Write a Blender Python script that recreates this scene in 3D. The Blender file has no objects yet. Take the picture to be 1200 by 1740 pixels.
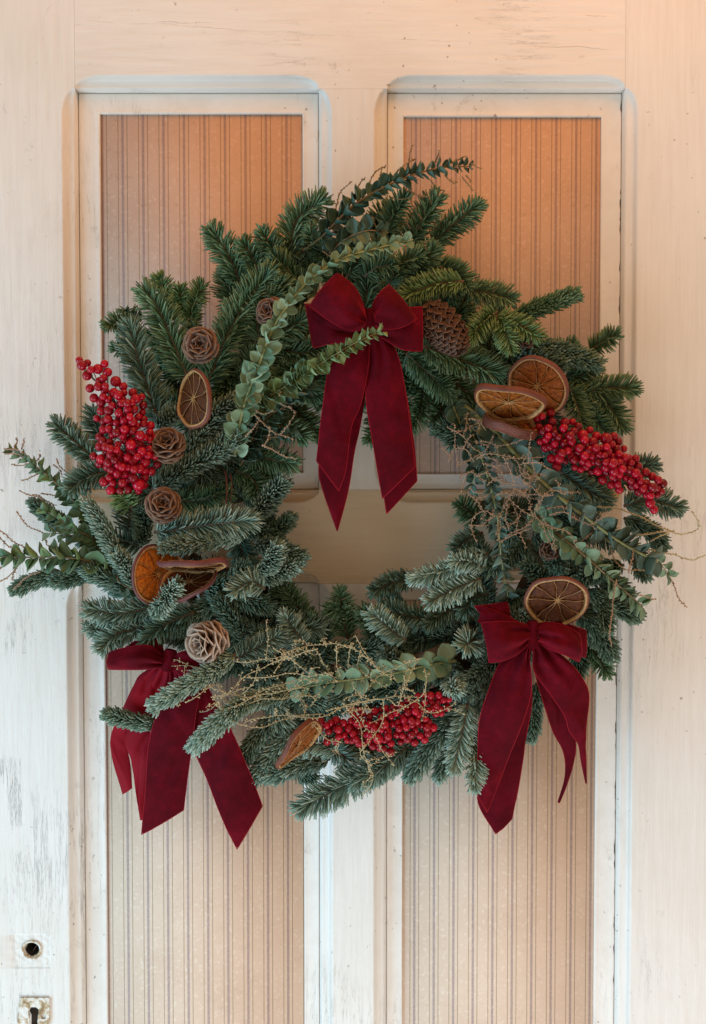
import bpy, math, random
import numpy as np
from mathutils import Vector, Matrix

SC = bpy.context.scene
COL = SC.collection
rng = np.random.default_rng(7)
random.seed(7)

# ------------------------------------------------------------------ camera
S = 0.0006                 # metres per photo pixel on the door face
DIST = 1.25
PITCH = math.radians(2.3)
ZC = 1.30
FWD = np.array([0, math.cos(PITCH), -math.sin(PITCH)])
UPV = np.array([0, math.sin(PITCH), math.cos(PITCH)])
RGT = np.array([1.0, 0, 0])
CEN = np.array([0, 0, ZC])
EYE = CEN - FWD * DIST
cam_d = bpy.data.cameras.new("camera")
cam = bpy.data.objects.new("camera", cam_d); COL.objects.link(cam)
cam.matrix_world = Matrix(((1, 0, 0, EYE[0]), (0, UPV[1], -FWD[1], EYE[1]), (0, UPV[2], -FWD[2], EYE[2]), (0, 0, 0, 1)))
cam_d.sensor_fit = 'VERTICAL'; cam_d.sensor_height = 36.0
cam_d.lens = 36.0 * DIST / (1740 * S)
cam_d.clip_start = 0.01; cam_d.clip_end = 100
SC.camera = cam
SC.view_settings.view_transform = 'Standard'
SC.view_settings.look = 'None'
SC.view_settings.exposure = 0.0
SC.view_settings.gamma = 1.0
# ------------------------------------------------------------------ light
W = bpy.data.worlds.new("World"); SC.world = W; W.use_nodes = True
W.node_tree.nodes["Background"].inputs[0].default_value = (1.0, 0.75, 0.52, 1)
W.node_tree.nodes["Background"].inputs[1].default_value = 0.56

def area(name, loc, target, size, power, color, size_y=None, spread=180):
    l = bpy.data.lights.new(name, 'AREA'); l.energy = power; l.color = color
    l.size = size; l.spread = math.radians(spread)
    if size_y: l.shape = 'RECTANGLE'; l.size_y = size_y
    o = bpy.data.objects.new(name, l); COL.objects.link(o)
    o.location = loc
    o.rotation_euler = (Vector(target) - Vector(loc)).to_track_quat('-Z', 'Y').to_euler()
    return o
# cool daylight from a tall opening low on the left, a warm porch lamp above on the right
area("daylight_window", (-1.45, -0.85, ZC - 0.66), (-0.1, 0, ZC - 0.35), 0.8, 13, (0.33, 0.71, 1.0), 1.4, 125)
area("daylight_floor_bounce", (0.25, -1.0, ZC - 1.55), (0.0, 0, ZC - 0.40), 1.2, 8.7, (0.80, 0.89, 0.98), 0.8, 125)  # unseen light added from below, for daylight bounced off a pale floor
area("porch_lamp", (0.30, -0.50, ZC + 1.15), (0.1, 0, ZC + 0.3), 0.5, 5.8, (1.0, 0.35, 0.06))

# ------------------------------------------------------------------ helpers
def P(px, py, d=0.0):
    """the point a distance d in front of the door face that the photograph shows at px, py"""
    r = FWD + RGT * ((px - 600) * S / DIST) + UPV * (-(py - 870) * S / DIST)
    t = (-d - EYE[1]) / r[1]
    return EYE + r * t

def nmesh(name, verts, faces, smooth=True, tint=None):
    """faces: list of int arrays (m,k) grouped by size, or a list of tuples"""
    me = bpy.data.meshes.new(name)
    verts = np.asarray(verts, dtype=np.float32)
    if isinstance(faces, list) and len(faces) and isinstance(faces[0], np.ndarray):
        loops = np.concatenate([f.ravel() for f in faces]).astype(np.int32)
        tot = np.concatenate([np.full(len(f), f.shape[1]) for f in faces]).astype(np.int32)
        start = np.concatenate([[0], np.cumsum(tot)[:-1]]).astype(np.int32)
        me.vertices.add(len(verts)); me.vertices.foreach_set("co", verts.ravel())
        me.loops.add(len(loops)); me.loops.foreach_set("vertex_index", loops)
        me.polygons.add(len(tot)); me.polygons.foreach_set("loop_start", start)
        me.update(calc_edges=True)
    else:
        me.from_pydata([tuple(map(float, v)) for v in verts], [], [tuple(map(int, f)) for f in faces])
        me.update()
    if smooth:
        me.polygons.foreach_set("use_smooth", np.ones(len(me.polygons), dtype=bool))
    if tint is not None:
        a = me.attributes.new("tint", 'FLOAT', 'POINT')
        a.data.foreach_set("value", np.asarray(tint, dtype=np.float32))
    return me

def org(o):
    v = np.zeros(3)
    while o is not None:
        v += np.array(o.location); o = o.parent
    return v

def add(name, me, mat=None, parent=None):
    o = bpy.data.objects.new(name, me); COL.objects.link(o)
    if mat is not None and len(me.materials) == 0: me.materials.append(mat)
    if parent is not None: o.parent = parent
    return o

def part(name, verts, faces, mat, parent, smooth=True, tint=None):
    """verts in world space; the part keeps its thing's origin"""
    v = np.asarray(verts, dtype=float)
    if parent is not None: v = v - org(parent)
    return add(name, nmesh(name, v, faces, smooth, tint), mat, parent)

def inst(name, me, M, parent):
    """a piece that shares its mesh, set at world matrix M"""
    o = bpy.data.objects.new(name, me); COL.objects.link(o)
    o.parent = parent
    o.matrix_basis = Matrix.Translation(Vector(-org(parent))) @ M
    return o

def thing(name, label, cat, loc, group=None):
    o = bpy.data.objects.new(name, None); COL.objects.link(o)
    o.empty_display_size = 0.02
    o.location = Vector(tuple(float(c) for c in loc)); o["label"] = label; o["category"] = cat
    if group: o["group"] = group
    return o

def nrm(v):
    v = np.asarray(v, dtype=float)
    return v / np.maximum(np.linalg.norm(v, axis=-1, keepdims=True), 1e-9)

def spline(pts, n):
    """Catmull-Rom through pts, n points evenly spread"""
    p = np.asarray(pts, dtype=float)
    if len(p) == 2:
        t = np.linspace(0, 1, n)[:, None]; return p[0] * (1 - t) + p[1] * t
    q = np.vstack([2 * p[0] - p[1], p, 2 * p[-1] - p[-2]])
    out = []
    for i in range(1, len(q) - 2):
        t = np.linspace(0, 1, 12, endpoint=False)[:, None]
        a, b, c, d = q[i - 1], q[i], q[i + 1], q[i + 2]
        out.append(0.5 * ((2 * b) + (-a + c) * t + (2 * a - 5 * b + 4 * c - d) * t ** 2 + (-a + 3 * b - 3 * c + d) * t ** 3))
    out = np.vstack(out + [p[-1:]])
    s = np.concatenate([[0], np.cumsum(np.linalg.norm(np.diff(out, axis=0), axis=1))])
    x = np.linspace(0, s[-1], n)
    return np.stack([np.interp(x, s, out[:, k]) for k in range(out.shape[1])], 1)

def tube_data(pts, rad, ns=6, cap=True):
    p = np.asarray(pts, float); n = len(p)
    rad = np.broadcast_to(np.asarray(rad, float), (n,))
    T = nrm(np.gradient(p, axis=0))
    ref = np.array([0.13, -1.0, 0.21]); A = nrm(np.cross(T, ref)); B = np.cross(T, A)
    a = np.linspace(0, 2 * np.pi, ns, endpoint=False)
    v = p[:, None, :] + rad[:, None, None] * (np.cos(a)[None, :, None] * A[:, None, :] + np.sin(a)[None, :, None] * B[:, None, :])
    i = np.arange(n - 1)[:, None] * ns; j = np.arange(ns)[None, :]; k = (j + 1) % ns
    f = np.stack([i + j, i + k, i + ns + k, i + ns + j], -1).reshape(-1, 4)
    v = v.reshape(-1, 3)
    fs = [f]
    if cap:
        v = np.vstack([v, p[0], p[-1]])
        j = np.arange(ns); k = (j + 1) % ns
        fs.append(np.concatenate([np.stack([np.full(ns, n * ns), k, j], 1), np.stack([np.full(ns, n * ns + 1), (n - 1) * ns + j, (n - 1) * ns + k], 1)]))
    return v, fs

def merge(datas):
    V, Q, T, off = [], [], [], 0
    for v, fs in datas:
        V.append(v)
        for f in fs: (Q if f.shape[1] == 4 else T).append(f + off)
        off += len(v)
    fs = []
    if Q: fs.append(np.concatenate(Q))
    if T: fs.append(np.concatenate(T))
    return np.vstack(V), fs

def inpoly(x, y, poly):
    x = np.asarray(x, float); y = np.asarray(y, float); c = np.zeros(x.shape, bool)
    n = len(poly)
    for i in range(n):
        x1, y1 = poly[i]; x2, y2 = poly[(i + 1) % n]
        if y1 == y2: continue
        cond = ((y1 > y) != (y2 > y)) & (x < (x2 - x1) * (y - y1) / (y2 - y1) + x1)
        c ^= cond
    return c

# ------------------------------------------------------------------ materials
class NT:
    def __init__(s, name):
        s.m = bpy.data.materials.new(name); s.m.use_nodes = True; s.t = s.m.node_tree
        s.b = s.t.nodes["Principled BSDF"]
    def n(s, typ, **kw):
        nd = s.t.nodes.new("ShaderNode" + typ)
        for k, v in kw.items():
            if hasattr(nd, k) and not k.startswith("i_"): setattr(nd, k, v)
        return nd
    def l(s, a, b): s.t.links.new(a, b)
    def pos(s): return s.n("NewGeometry").outputs["Position"]
    def objc(s): return s.n("TexCoord").outputs["Object"]
    def noise(s, vec, scale, detail=3, rough=0.55, mul=None):
        if mul is not None:
            mp = s.n("Mapping"); mp.inputs["Scale"].default_value = mul; s.l(vec, mp.inputs["Vector"]); vec = mp.outputs[0]
        nd = s.n("TexNoise"); nd.inputs["Scale"].default_value = scale; nd.inputs["Detail"].default_value = detail; nd.inputs["Roughness"].default_value = rough
        s.l(vec, nd.inputs["Vector"]); return nd.outputs["Fac"]
    def ramp(s, fac, stops):
        r = s.n("ValToRGB"); e = r.color_ramp.elements
        while len(e) > 1: e.remove(e[-1])
        e[0].position = stops[0][0]; e[0].color = col(stops[0][1])
        for p_, c in stops[1:]:
            k = e.new(p_); k.color = col(c)
        s.l(fac, r.inputs[0]); return r.outputs[0]
    def mix(s, fac, a, b, mode='MIX'):
        m = s.n("MixRGB"); m.blend_type = mode
        for k, v in ((0, fac), (1, a), (2, b)):
            if hasattr(v, "is_linked"): s.l(v, m.inputs[k])
            elif k == 0: m.inputs[0].default_value = v
            else: m.inputs[k].default_value = col(v)
        return m.outputs[0]
    def math(s, op, a, b=None, clamp=False):
        m = s.n("Math"); m.operation = op; m.use_clamp = clamp
        for k, v in ((0, a), (1, b)):
            if v is None: continue
            if hasattr(v, "is_linked"): s.l(v, m.inputs[k])
            else: m.inputs[k].default_value = v
        return m.outputs[0]
    def bump(s, h, strength, dist):
        b = s.n("Bump"); b.inputs["Strength"].default_value = strength; b.inputs["Distance"].default_value = dist
        s.l(h, b.inputs["Height"]); s.l(b.outputs[0], s.b.inputs["Normal"]); return b
    def base(s, c):
        if hasattr(c, "is_linked"): s.l(c, s.b.inputs["Base Color"])
        else: s.b.inputs["Base Color"].default_value = col(c)
    def set(s, **kw):
        for k, v in kw.items(): s.b.inputs[k.replace("_", " ")].default_value = v

def col(c):
    if isinstance(c, (int, float)): return (c, c, c, 1)
    return tuple(c) + (1,) if len(c) == 3 else tuple(c)

def paint_mat(name, horizontal=False, ochre_tint=None, worn=0.0):
    t = NT(name); p = t.pos()
    g = (9, 1, 9) if horizontal is None else (3, 1, 45) if horizontal else (45, 1, 3)
    streak = t.noise(p, 4.0, 6, 0.65, g)
    cloud = t.noise(p, 3.2, 5, 0.6)
    fine = t.noise(p, 60, 4, 0.6)
    c = t.ramp(cloud, [(0.30, (0.73, 0.69, 0.62)), (0.52, (0.80, 0.775, 0.73)), (0.75, (0.84, 0.83, 0.80))])
    c = t.mix(0.35, c, t.ramp(streak, [(0.3, (0.66, 0.61, 0.53)), (0.6, (0.86, 0.83, 0.78))]), 'MULTIPLY') if False else t.mix(0.2, c, t.ramp(streak, [(0.32, (0.60, 0.55, 0.47)), (0.6, (0.86, 0.84, 0.79))]))
    # grey grime scuffs and dark chips
    sc = t.noise(p, 26, 7, 0.75, (1.0, 1, 0.8))
    c = t.mix(t.ramp(sc, [(0.64, 0.0), (0.71, 0.45)]), c, (0.42, 0.385, 0.34))
    sm_ = t.noise(p, 38, 6, 0.75, (1, 1, 0.55) if not horizontal else (0.5, 1, 1))
    c = t.mix(t.ramp(sm_, [(0.63, 0.0), (0.72, 0.5)]), c, (0.47, 0.42, 0.36))
    chip = t.noise(p, 150, 3, 0.5); area_ = t.noise(p, 5, 2, 0.5)
    k = t.math('MULTIPLY', t.ramp(chip, [(0.69, 0.0), (0.72, 1.0)]), t.ramp(area_, [(0.42, 0.0), (0.58, 1.0)]))
    c = t.mix(t.math('MULTIPLY', k, 0.75), c, (0.26, 0.21, 0.165))
    # hairline cracks along the grain
    cr = t.noise(p, 3.0, 8, 0.7, (2.2, 1, 34) if horizontal else (34, 1, 2.2))
    crk = t.ramp(cr, [(0.496, 0.0), (0.50, 1.0), (0.504, 0.0)])
    if worn:
        # flaking: long upright cracks in patches, and grey dirt held where the skin has gone
        c2 = t.noise(p, 2.6, 7, 0.72, (26, 1, 1.7)); k2 = t.ramp(c2, [(0.485, 0.0), (0.50, 1.0), (0.512, 0.0)])
        sz_ = t.n("SeparateXYZ"); t.l(p, sz_.inputs[0])
        low = t.ramp(t.math('DIVIDE', t.math('SUBTRACT', ZC + 0.1, sz_.outputs[2]), 0.6), [(0.0, 0.08), (0.6, 1.0)])
        flak = t.math('MULTIPLY', t.math('MULTIPLY', k2, t.ramp(t.noise(p, 7, 3), [(0.52, 0.0), (0.62, 0.9)])), low)
        dirt = t.math('MULTIPLY', t.ramp(t.noise(p, 30, 8, 0.8, (1, 1, 0.8)), [(0.58, 0.0), (0.72, 0.40)]), low)
        c = t.mix(dirt, c, (0.46, 0.42, 0.36))
    if horizontal is True and not ochre_tint:
        # two long meandering cracks along the top rail
        sx_ = t.n("SeparateXYZ"); t.l(p, sx_.inputs[0]); wob_ = t.noise(p, 14, 4, 0.6, (1, 1, 0.02))
        for z_, sl_, gate in ((ZC + 0.487, 0.015, 5.0), (ZC + 0.472, -0.055, 4.0)):
            line = t.math('ADD', z_, t.math('ADD', t.math('MULTIPLY', sx_.outputs[0], sl_), t.math('MULTIPLY', wob_, 0.012)))
            dz_ = t.math('ABSOLUTE', t.math('SUBTRACT', sx_.outputs[2], line))
            m_ = t.math('MULTIPLY', t.ramp(t.math('MULTIPLY', dz_, 900), [(0.10, 1.0), (0.6, 0.0)]), t.ramp(t.noise(p, gate * 3, 4, 0.7), [(0.50, 0.0), (0.64, 0.5)]))
            c = t.mix(m_, c, (0.30, 0.235, 0.18))
    crm = t.math('MULTIPLY', crk, t.ramp(t.noise(p, 4.5, 2), [(0.54, 0.0), (0.66, 0.5)]))
    c = t.mix(crm, c, (0.30, 0.25, 0.2))
    if ochre_tint: c = t.mix(t.ramp(t.noise(p, 6, 3), [(0.3, 0.75), (0.7, 1.0)]), c, t.mix(1.0, c, ochre_tint, 'MULTIPLY'))
    if worn: c = t.mix(t.math('MULTIPLY', flak, 0.38), c, (0.40, 0.385, 0.37))
    t.base(c); t.set(Roughness=0.36)
    h = t.math('ADD', t.math('MULTIPLY', streak, 0.7), t.math('MULTIPLY', fine, 0.35))
    h = t.math('SUBTRACT', h, t.math('MULTIPLY', k, 0.8))
    h = t.math('SUBTRACT', h, t.math('MULTIPLY', crm, 0.9))
    if worn: h = t.math('SUBTRACT', h, t.math('MULTIPLY', flak, 1.6))
    t.bump(h, 0.6, 0.0015)
    return t.m
M_STILE = paint_mat("old_white_paint_upright")
M_RAIL = paint_mat("old_white_paint_across", True)
M_WEAR = paint_mat('flaking_white_paint', False, None, 1.0)
M_LOCK = paint_mat("ochre_tinted_paint_across", True, (0.88, 0.69, 0.48))  # ochre multiplied into the lock rail colour, warming the ring's opening
M_MOULD = paint_mat("old_white_paint_on_moulding", None)

def wallpaper(name, lo, hi, fl, dk):
    t = NT(name); p = t.pos()
    sx = t.n("SeparateXYZ"); t.l(p, sx.inputs[0])
    u = t.math('ADD', t.math('DIVIDE', sx.outputs[0], S), 600.0)
    isr = t.math('GREATER_THAN', u, 600.0)
    ph = t.math('ADD', 208.0, t.math('MULTIPLY', isr, 707.0 - 208.0))
    per = t.math('SUBTRACT', 34.85, t.math('MULTIPLY', isr, 0.75))
    w = t.math('MULTIPLY', t.math('SUBTRACT', t.math('FRACT', t.math('ADD', t.math('DIVIDE', t.math('SUBTRACT', u, ph), per), 0.5)), 0.5), 34.5)
    aw = t.math('ABSOLUTE', w)
    thick = t.math('LESS_THAN', aw, 2.1)
    thin = t.math('LESS_THAN', t.math('ABSOLUTE', t.math('SUBTRACT', aw, 7.6)), 0.65)
    cloud = t.noise(p, 7, 5, 0.62); fleck = t.noise(p, 260, 3, 0.6); fl2 = t.noise(p, 110, 4, 0.7)
    c = t.ramp(cloud, [(0.3, lo), (0.7, hi)])
    c = t.mix(t.ramp(fleck, [(0.55, 0.0), (0.68, 0.4)]), c, fl)
    c = t.mix(t.ramp(fl2, [(0.58, 0.0), (0.72, 0.35)]), c, dk)
    wear = t.noise(p, 420, 2, 0.5)
    c = t.mix(t.math('MULTIPLY', thick, t.ramp(wear, [(0.3, 0.78), (0.7, 0.5)])), c, (0.25, 0.18, 0.19))
    c = t.mix(t.math('MULTIPLY', thin, 0.75), c, (0.22, 0.155, 0.085))
    t.base(c); t.set(Roughness=0.75)
    t.bump(fleck, 0.2, 0.0006)
    return t.m
M_PAPER = wallpaper("shaded_striped_wallpaper", (0.53, 0.350, 0.258), (0.63, 0.445, 0.345), (0.76, 0.58, 0.47), (0.34, 0.21, 0.13))  # upper panels: dimmer, warmer light put into the paper's colour
M_PAPERL = wallpaper("lit_striped_wallpaper", (0.61, 0.435, 0.315), (0.71, 0.535, 0.405), (0.82, 0.69, 0.57), (0.50, 0.345, 0.245))  # lower panels: same paper, brighter light put into its colour

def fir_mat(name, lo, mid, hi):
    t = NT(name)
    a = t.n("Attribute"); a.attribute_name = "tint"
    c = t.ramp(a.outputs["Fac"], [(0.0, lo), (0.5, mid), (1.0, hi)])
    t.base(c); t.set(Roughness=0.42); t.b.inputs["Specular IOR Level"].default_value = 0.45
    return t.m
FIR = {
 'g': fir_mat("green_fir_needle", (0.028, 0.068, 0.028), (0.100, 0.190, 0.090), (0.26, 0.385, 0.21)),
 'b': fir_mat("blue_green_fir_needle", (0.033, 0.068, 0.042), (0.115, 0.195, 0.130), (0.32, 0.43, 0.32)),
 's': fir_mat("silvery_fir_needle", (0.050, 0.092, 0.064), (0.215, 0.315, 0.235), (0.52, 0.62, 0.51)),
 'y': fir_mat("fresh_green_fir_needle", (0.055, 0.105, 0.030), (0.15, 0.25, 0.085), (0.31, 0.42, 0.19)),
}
def simple(name, c, rough=0.6, var=0.0, scale=200, dark=None, bump=0.0, **kw):
    t = NT(name); p = t.objc()
    if var:
        f = t.noise(p, scale, 4, 0.6)
        d = dark or tuple(x * (1 - var) for x in c)
        cc = t.ramp(f, [(0.3, d), (0.7, c)]); t.base(cc)
        if bump: t.bump(f, bump, 0.0008)
    else: t.base(c)
    t.set(Roughness=rough)
    for k, v in kw.items(): t.b.inputs[k.replace("_", " ")].default_value = v
    return t.m
M_BARK = simple("brown_bark", (0.16, 0.095, 0.05), 0.8, 0.5, 300, bump=0.3)
M_WIRE = simple("willow_ring", (0.10, 0.065, 0.035), 0.85, 0.5, 150, bump=0.3)

def leaf_mat(name, a, b, c_):
    t = NT(name); r = t.n("ObjectInfo").outputs["Random"]
    c = t.ramp(r, [(0.0, a), (0.55, b), (1.0, c_)])
    v = t.noise(t.objc(), 2.3, 3)
    c = t.mix(t.math('MULTIPLY', v, 0.35), c, tuple(x * 0.55 for x in b))
    t.base(c); t.set(Roughness=0.5)
    t.b.inputs["Subsurface Weight"].default_value = 0.0
    return t.m
LEAF = {
 'teal': leaf_mat("grey_teal_leaf", (0.13, 0.225, 0.120), (0.215, 0.330, 0.200), (0.32, 0.44, 0.28)),
 'blue': leaf_mat("grey_blue_leaf", (0.070, 0.122, 0.092), (0.105, 0.168, 0.130), (0.165, 0.24, 0.185)),
 'green': leaf_mat("mid_green_leaf", (0.075, 0.145, 0.065), (0.145, 0.235, 0.125), (0.20, 0.31, 0.10)),
 'dark': leaf_mat("deep_green_leaf", (0.035, 0.080, 0.050), (0.060, 0.125, 0.085), (0.10, 0.18, 0.12)),
 'lime': leaf_mat("lime_green_leaf", (0.12, 0.20, 0.07), (0.18, 0.28, 0.12), (0.28, 0.38, 0.16)),
}
M_STEMG = simple("yellow_green_stem", (0.33, 0.36, 0.15), 0.55, 0.3, 120)
M_STEMB = simple("tan_stem", (0.28, 0.19, 0.09), 0.6, 0.35, 120)
M_SEEDY = simple("straw_yellow_seed_twig", (0.54, 0.45, 0.25), 0.6, 0.25, 150)
M_SEEDP = simple("pinkish_tan_seed_twig", (0.42, 0.26, 0.16), 0.65, 0.3, 150)
M_SEEDB = simple("russet_seed_twig", (0.30, 0.19, 0.085), 0.65, 0.35, 150)

def velvet(name):
    t = NT(name); p = t.pos()
    nap = t.noise(p, 20, 8, 0.80); fib = t.noise(p, 900, 2, 0.6)
    c = t.ramp(nap, [(0.32, (0.045, 0.0004, 0.0032)), (0.52, (0.095, 0.0008, 0.0062)), (0.76, (0.19, 0.0020, 0.0115))])
    c = t.mix(t.ramp(fib, [(0.66, 0.0), (0.78, 0.25)]), c, (0.36, 0.03, 0.05))
    t.base(c); t.set(Roughness=0.85)
    t.b.inputs["Specular IOR Level"].default_value = 0.1
    t.b.inputs["Sheen Weight"].default_value = 0.55
    t.b.inputs["Sheen Roughness"].default_value = 0.35
    t.b.inputs["Sheen Tint"].default_value = (0.9, 0.045, 0.075, 1)
    t.bump(fib, 0.25, 0.0006)
    return t.m
M_VELVET = velvet("crimson_velvet")
M_SATIN = simple("crimson_ribbon_reverse", (0.24, 0.002, 0.011), 0.75, 0.15, 60, Specular_IOR_Level=0.15)
M_EDGE = simple("red_satin_selvedge", (0.25, 0.004, 0.012), 0.7, Specular_IOR_Level=0.15)

def berry_mat():
    t = NT("glossy_red_berry"); r = t.n("ObjectInfo").outputs["Random"]
    c = t.ramp(r, [(0.0, (0.13, 0.0005, 0.006)), (0.15, (0.25, 0.0008, 0.010)), (0.6, (0.35, 0.0012, 0.015)), (1.0, (0.45, 0.002, 0.021))])
    t.base(c); t.set(Roughness=0.17); t.b.inputs["Specular IOR Level"].default_value = 0.32
    t.b.inputs["Coat Weight"].default_value = 0.1; t.b.inputs["Coat Roughness"].default_value = 0.12
    return t.m
M_BERRY = berry_mat()

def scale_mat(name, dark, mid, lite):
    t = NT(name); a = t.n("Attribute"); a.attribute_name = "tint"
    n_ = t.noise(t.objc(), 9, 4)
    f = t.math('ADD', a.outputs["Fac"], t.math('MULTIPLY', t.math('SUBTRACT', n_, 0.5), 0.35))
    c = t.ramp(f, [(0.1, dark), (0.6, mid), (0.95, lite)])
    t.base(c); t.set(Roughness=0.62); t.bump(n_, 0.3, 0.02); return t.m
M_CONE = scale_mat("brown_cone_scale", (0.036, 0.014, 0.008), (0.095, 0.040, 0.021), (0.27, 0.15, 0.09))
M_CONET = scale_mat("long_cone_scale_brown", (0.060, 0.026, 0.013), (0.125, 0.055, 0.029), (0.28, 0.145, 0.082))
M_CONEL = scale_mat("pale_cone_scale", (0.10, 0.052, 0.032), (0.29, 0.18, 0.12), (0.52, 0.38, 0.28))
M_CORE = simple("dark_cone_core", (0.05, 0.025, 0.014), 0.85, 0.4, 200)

def rind_mat(name, c):
    t = NT(name); p = t.objc(); f = t.noise(p, 700, 3, 0.6); g = t.noise(p, 60, 3)
    cc = t.ramp(g, [(0.3, tuple(x * 0.6 for x in c)), (0.7, c)])
    cc = t.mix(t.ramp(f, [(0.5, 0.0), (0.75, 0.4)]), cc, tuple(min(1, x * 2.0 + 0.02) for x in c))
    t.base(cc); t.set(Roughness=0.6); t.bump(f, 0.55, 0.001); return t.m
M_RIND = rind_mat("dried_orange_rind", (0.17, 0.040, 0.018))
M_RINDP = rind_mat("purple_brown_dried_rind", (0.15, 0.038, 0.036))
M_PITH = simple("cream_pith", (0.56, 0.31, 0.115), 0.7, 0.5, 350, bump=0.4)
M_MEMB = simple("amber_membrane", (0.52, 0.27, 0.09), 0.55, 0.45, 300, bump=0.3)
def flesh_mat(name, a, b):
    t = NT(name); p = t.objc(); f = t.noise(p, 330, 5, 0.65); g = t.noise(p, 70, 2)
    c = t.ramp(f, [(0.3, a), (0.65, b), (0.85, tuple(min(1, x * 1.9) for x in b))])
    t.base(c); t.set(Roughness=0.42); t.bump(f, 0.8, 0.002)
    t.b.inputs["Specular IOR Level"].default_value = 0.2
    return t.m
M_FLESH = flesh_mat("amber_dried_flesh", (0.11, 0.024, 0.004), (0.36, 0.105, 0.014))
M_FLESHD = flesh_mat("dark_brown_dried_flesh", (0.040, 0.010, 0.003), (0.125, 0.036, 0.009))
M_FLESHO = flesh_mat("bright_orange_dried_flesh", (0.25, 0.055, 0.006), (0.62, 0.19, 0.018))

# ------------------------------------------------------------------ the door
def X(u): return (u - 600) * S
def Zv(py): return P(600, py, 0)[2]
Lu0, Lu1, Ru0, Ru1 = 134.0, 542.0, 658.0, 1056.0
T0, T1, B0, B1 = Zv(151), Zv(832), Zv(992), Zv(1930)
door = thing("door", "old white painted panelled door with striped paper panels and empty lock holes", "door", (0, 0, Zv(2150)))
OPEN = [(X(Lu0), X(Lu1), T1, T0), (X(Ru0), X(Ru1), T1, T0), (X(Lu0), X(Lu1), B1, B0), (X(Ru0), X(Ru1), B1, B0)]   # x0 x1 zlow zhigh
CW, CL, CD = 22.5 * S, 46 * S, 0.0138
def depth_field(x, z):
    """how far the face of the door frame is cut back at x, z"""
    d = 0.00012 * np.sin(x * 31 + z * 9) + 0.0001 * np.sin(z * 23 - x * 14)
    for x0, x1, z0, z1 in OPEN:
        for side in range(4):
            if side == 0: a, s, ln = x0 - x, z - z0, z1 - z0
            elif side == 1: a, s, ln = x - x1, z - z0, z1 - z0
            elif side == 2: a, s, ln = z - z1, x - x0, x1 - x0
            else: a, s, ln = z0 - z, x - x0, x1 - x0
            e = np.clip(np.minimum(s, ln - s) / CL, 0, 1)
            g = np.sqrt(np.clip(1 - (1 - e) ** 2, 0, 1))
            w = CW * g
            ok = (a > -1e-5) & (a < w) & (s > 0) & (s < ln)
            t = np.where(ok, 1 - a / np.maximum(w, 1e-6), 0)
            sm = lambda q: q * q * (3 - 2 * q)
            prof = 0.40 * sm(np.clip(t / 0.26, 0, 1)) + 0.16 * np.clip((t - 0.2) / 0.6, 0, 1) - 0.05 * np.exp(-((t - 0.76) / 0.07) ** 2) + 0.44 * np.clip((t - 0.80) / 0.20, 0, 1) ** 1.3
            d = np.maximum(d, np.where(ok, CD * g * prof, 0))
    # latch hole and its let-in square, keyhole
    hx, hz = X(46), Zv(1613); r = np.hypot(x - hx, z - hz)
    sq = (np.abs(x - X(46)) < 31 * S) & (np.abs(z - Zv(1616)) < 29 * S)
    d = np.where(sq, d + 0.0007 + 0.0003 * np.sin(x * 410 + 2 * np.sin(z * 330)) * np.sin(z * 290 + x * 130), d)
    d = np.where(r < 13.0 * S, 0.034, d)
    kx, kz = X(49), Zv(1719)
    key = (np.hypot(x - kx, z - kz) < 8.5 * S) | ((np.abs(x - kx) < 5.5 * S) & (z < kz) & (z > kz - 34 * S))
    d = np.where(key, 0.03, d)
    return d

def seg(*spec):
    """grid lines: (start, stop, step) pieces"""
    out = []
    for a, b, st in spec: out.append(np.linspace(a, b, max(2, int(round(abs(b - a) / st)) + 1)))
    return np.unique(np.round(np.concatenate(out), 7))

def dense_z():
    p = []
    for z in (T0, T1, B0, B1): p.append((z - 62 * S, z + 62 * S, 2.2 * S))
    return p
def dense_x():
    p = []
    for u in (Lu0, Lu1, Ru0, Ru1): p.append((X(u) - 62 * S, X(u) + 62 * S, 2.2 * S))
    return p

def member(name, x0, x1, z0, z1, mat, extra_x=(), extra_z=()):
    gx = seg((x0, x1, 40 * S), *dense_x(), *extra_x); gx = gx[(gx > x0 + 1e-5) & (gx < x1 - 1e-5)]; gx = np.concatenate([[x0], gx, [x1]])
    gz = seg((z0, z1, 40 * S), *dense_z(), *extra_z); gz = gz[(gz > z0 + 1e-5) & (gz < z1 - 1e-5)]; gz = np.concatenate([[z0], gz, [z1]])
    # fine lines just beside each long edge for the shaped cut
    xx, zz = np.meshgrid(gx, gz); dd = depth_field(xx, zz)
    nz, nx = xx.shape
    V = np.stack([xx, dd, zz], -1).reshape(-1, 3)
    i = np.arange(nz - 1)[:, None] * nx; j = np.arange(nx - 1)[None, :]
    F = np.stack([i + j, i + j + 1, i + nx + j + 1, i + nx + j], -1).reshape(-1, 4)
    ring = np.concatenate([np.arange(nx), (np.arange(1, nz) * nx + nx - 1), ((nz - 1) * nx + np.arange(nx - 2, -1, -1)), (np.arange(nz - 2, 0, -1) * nx)])
    back = V[ring].copy(); back[:, 1] = 0.036
    b0 = len(V); m = len(ring); k = np.arange(m)
    # duplicate the rim so that the arris stays crisp
    rim = V[ring]; V = np.vstack([V, rim, back]); r0 = b0; k0 = b0 + m
    F2 = np.stack([r0 + (k + 1) % m, r0 + k, k0 + k, k0 + (k + 1) % m], -1)
    return part(name, V, [F, F2], mat, door)
G = 0.3 * S
fx = [(X(14), X(84), 1.5 * S)]
fz = [(Zv(1750), Zv(1580), 1.5 * S)]
member("stile", X(-90), X(Lu0) - G, Zv(2150), Zv(-150), M_WEAR, fx, fz)
member("stile", X(Ru1) + G, X(1290), Zv(2150), Zv(-150), M_STILE)
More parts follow.
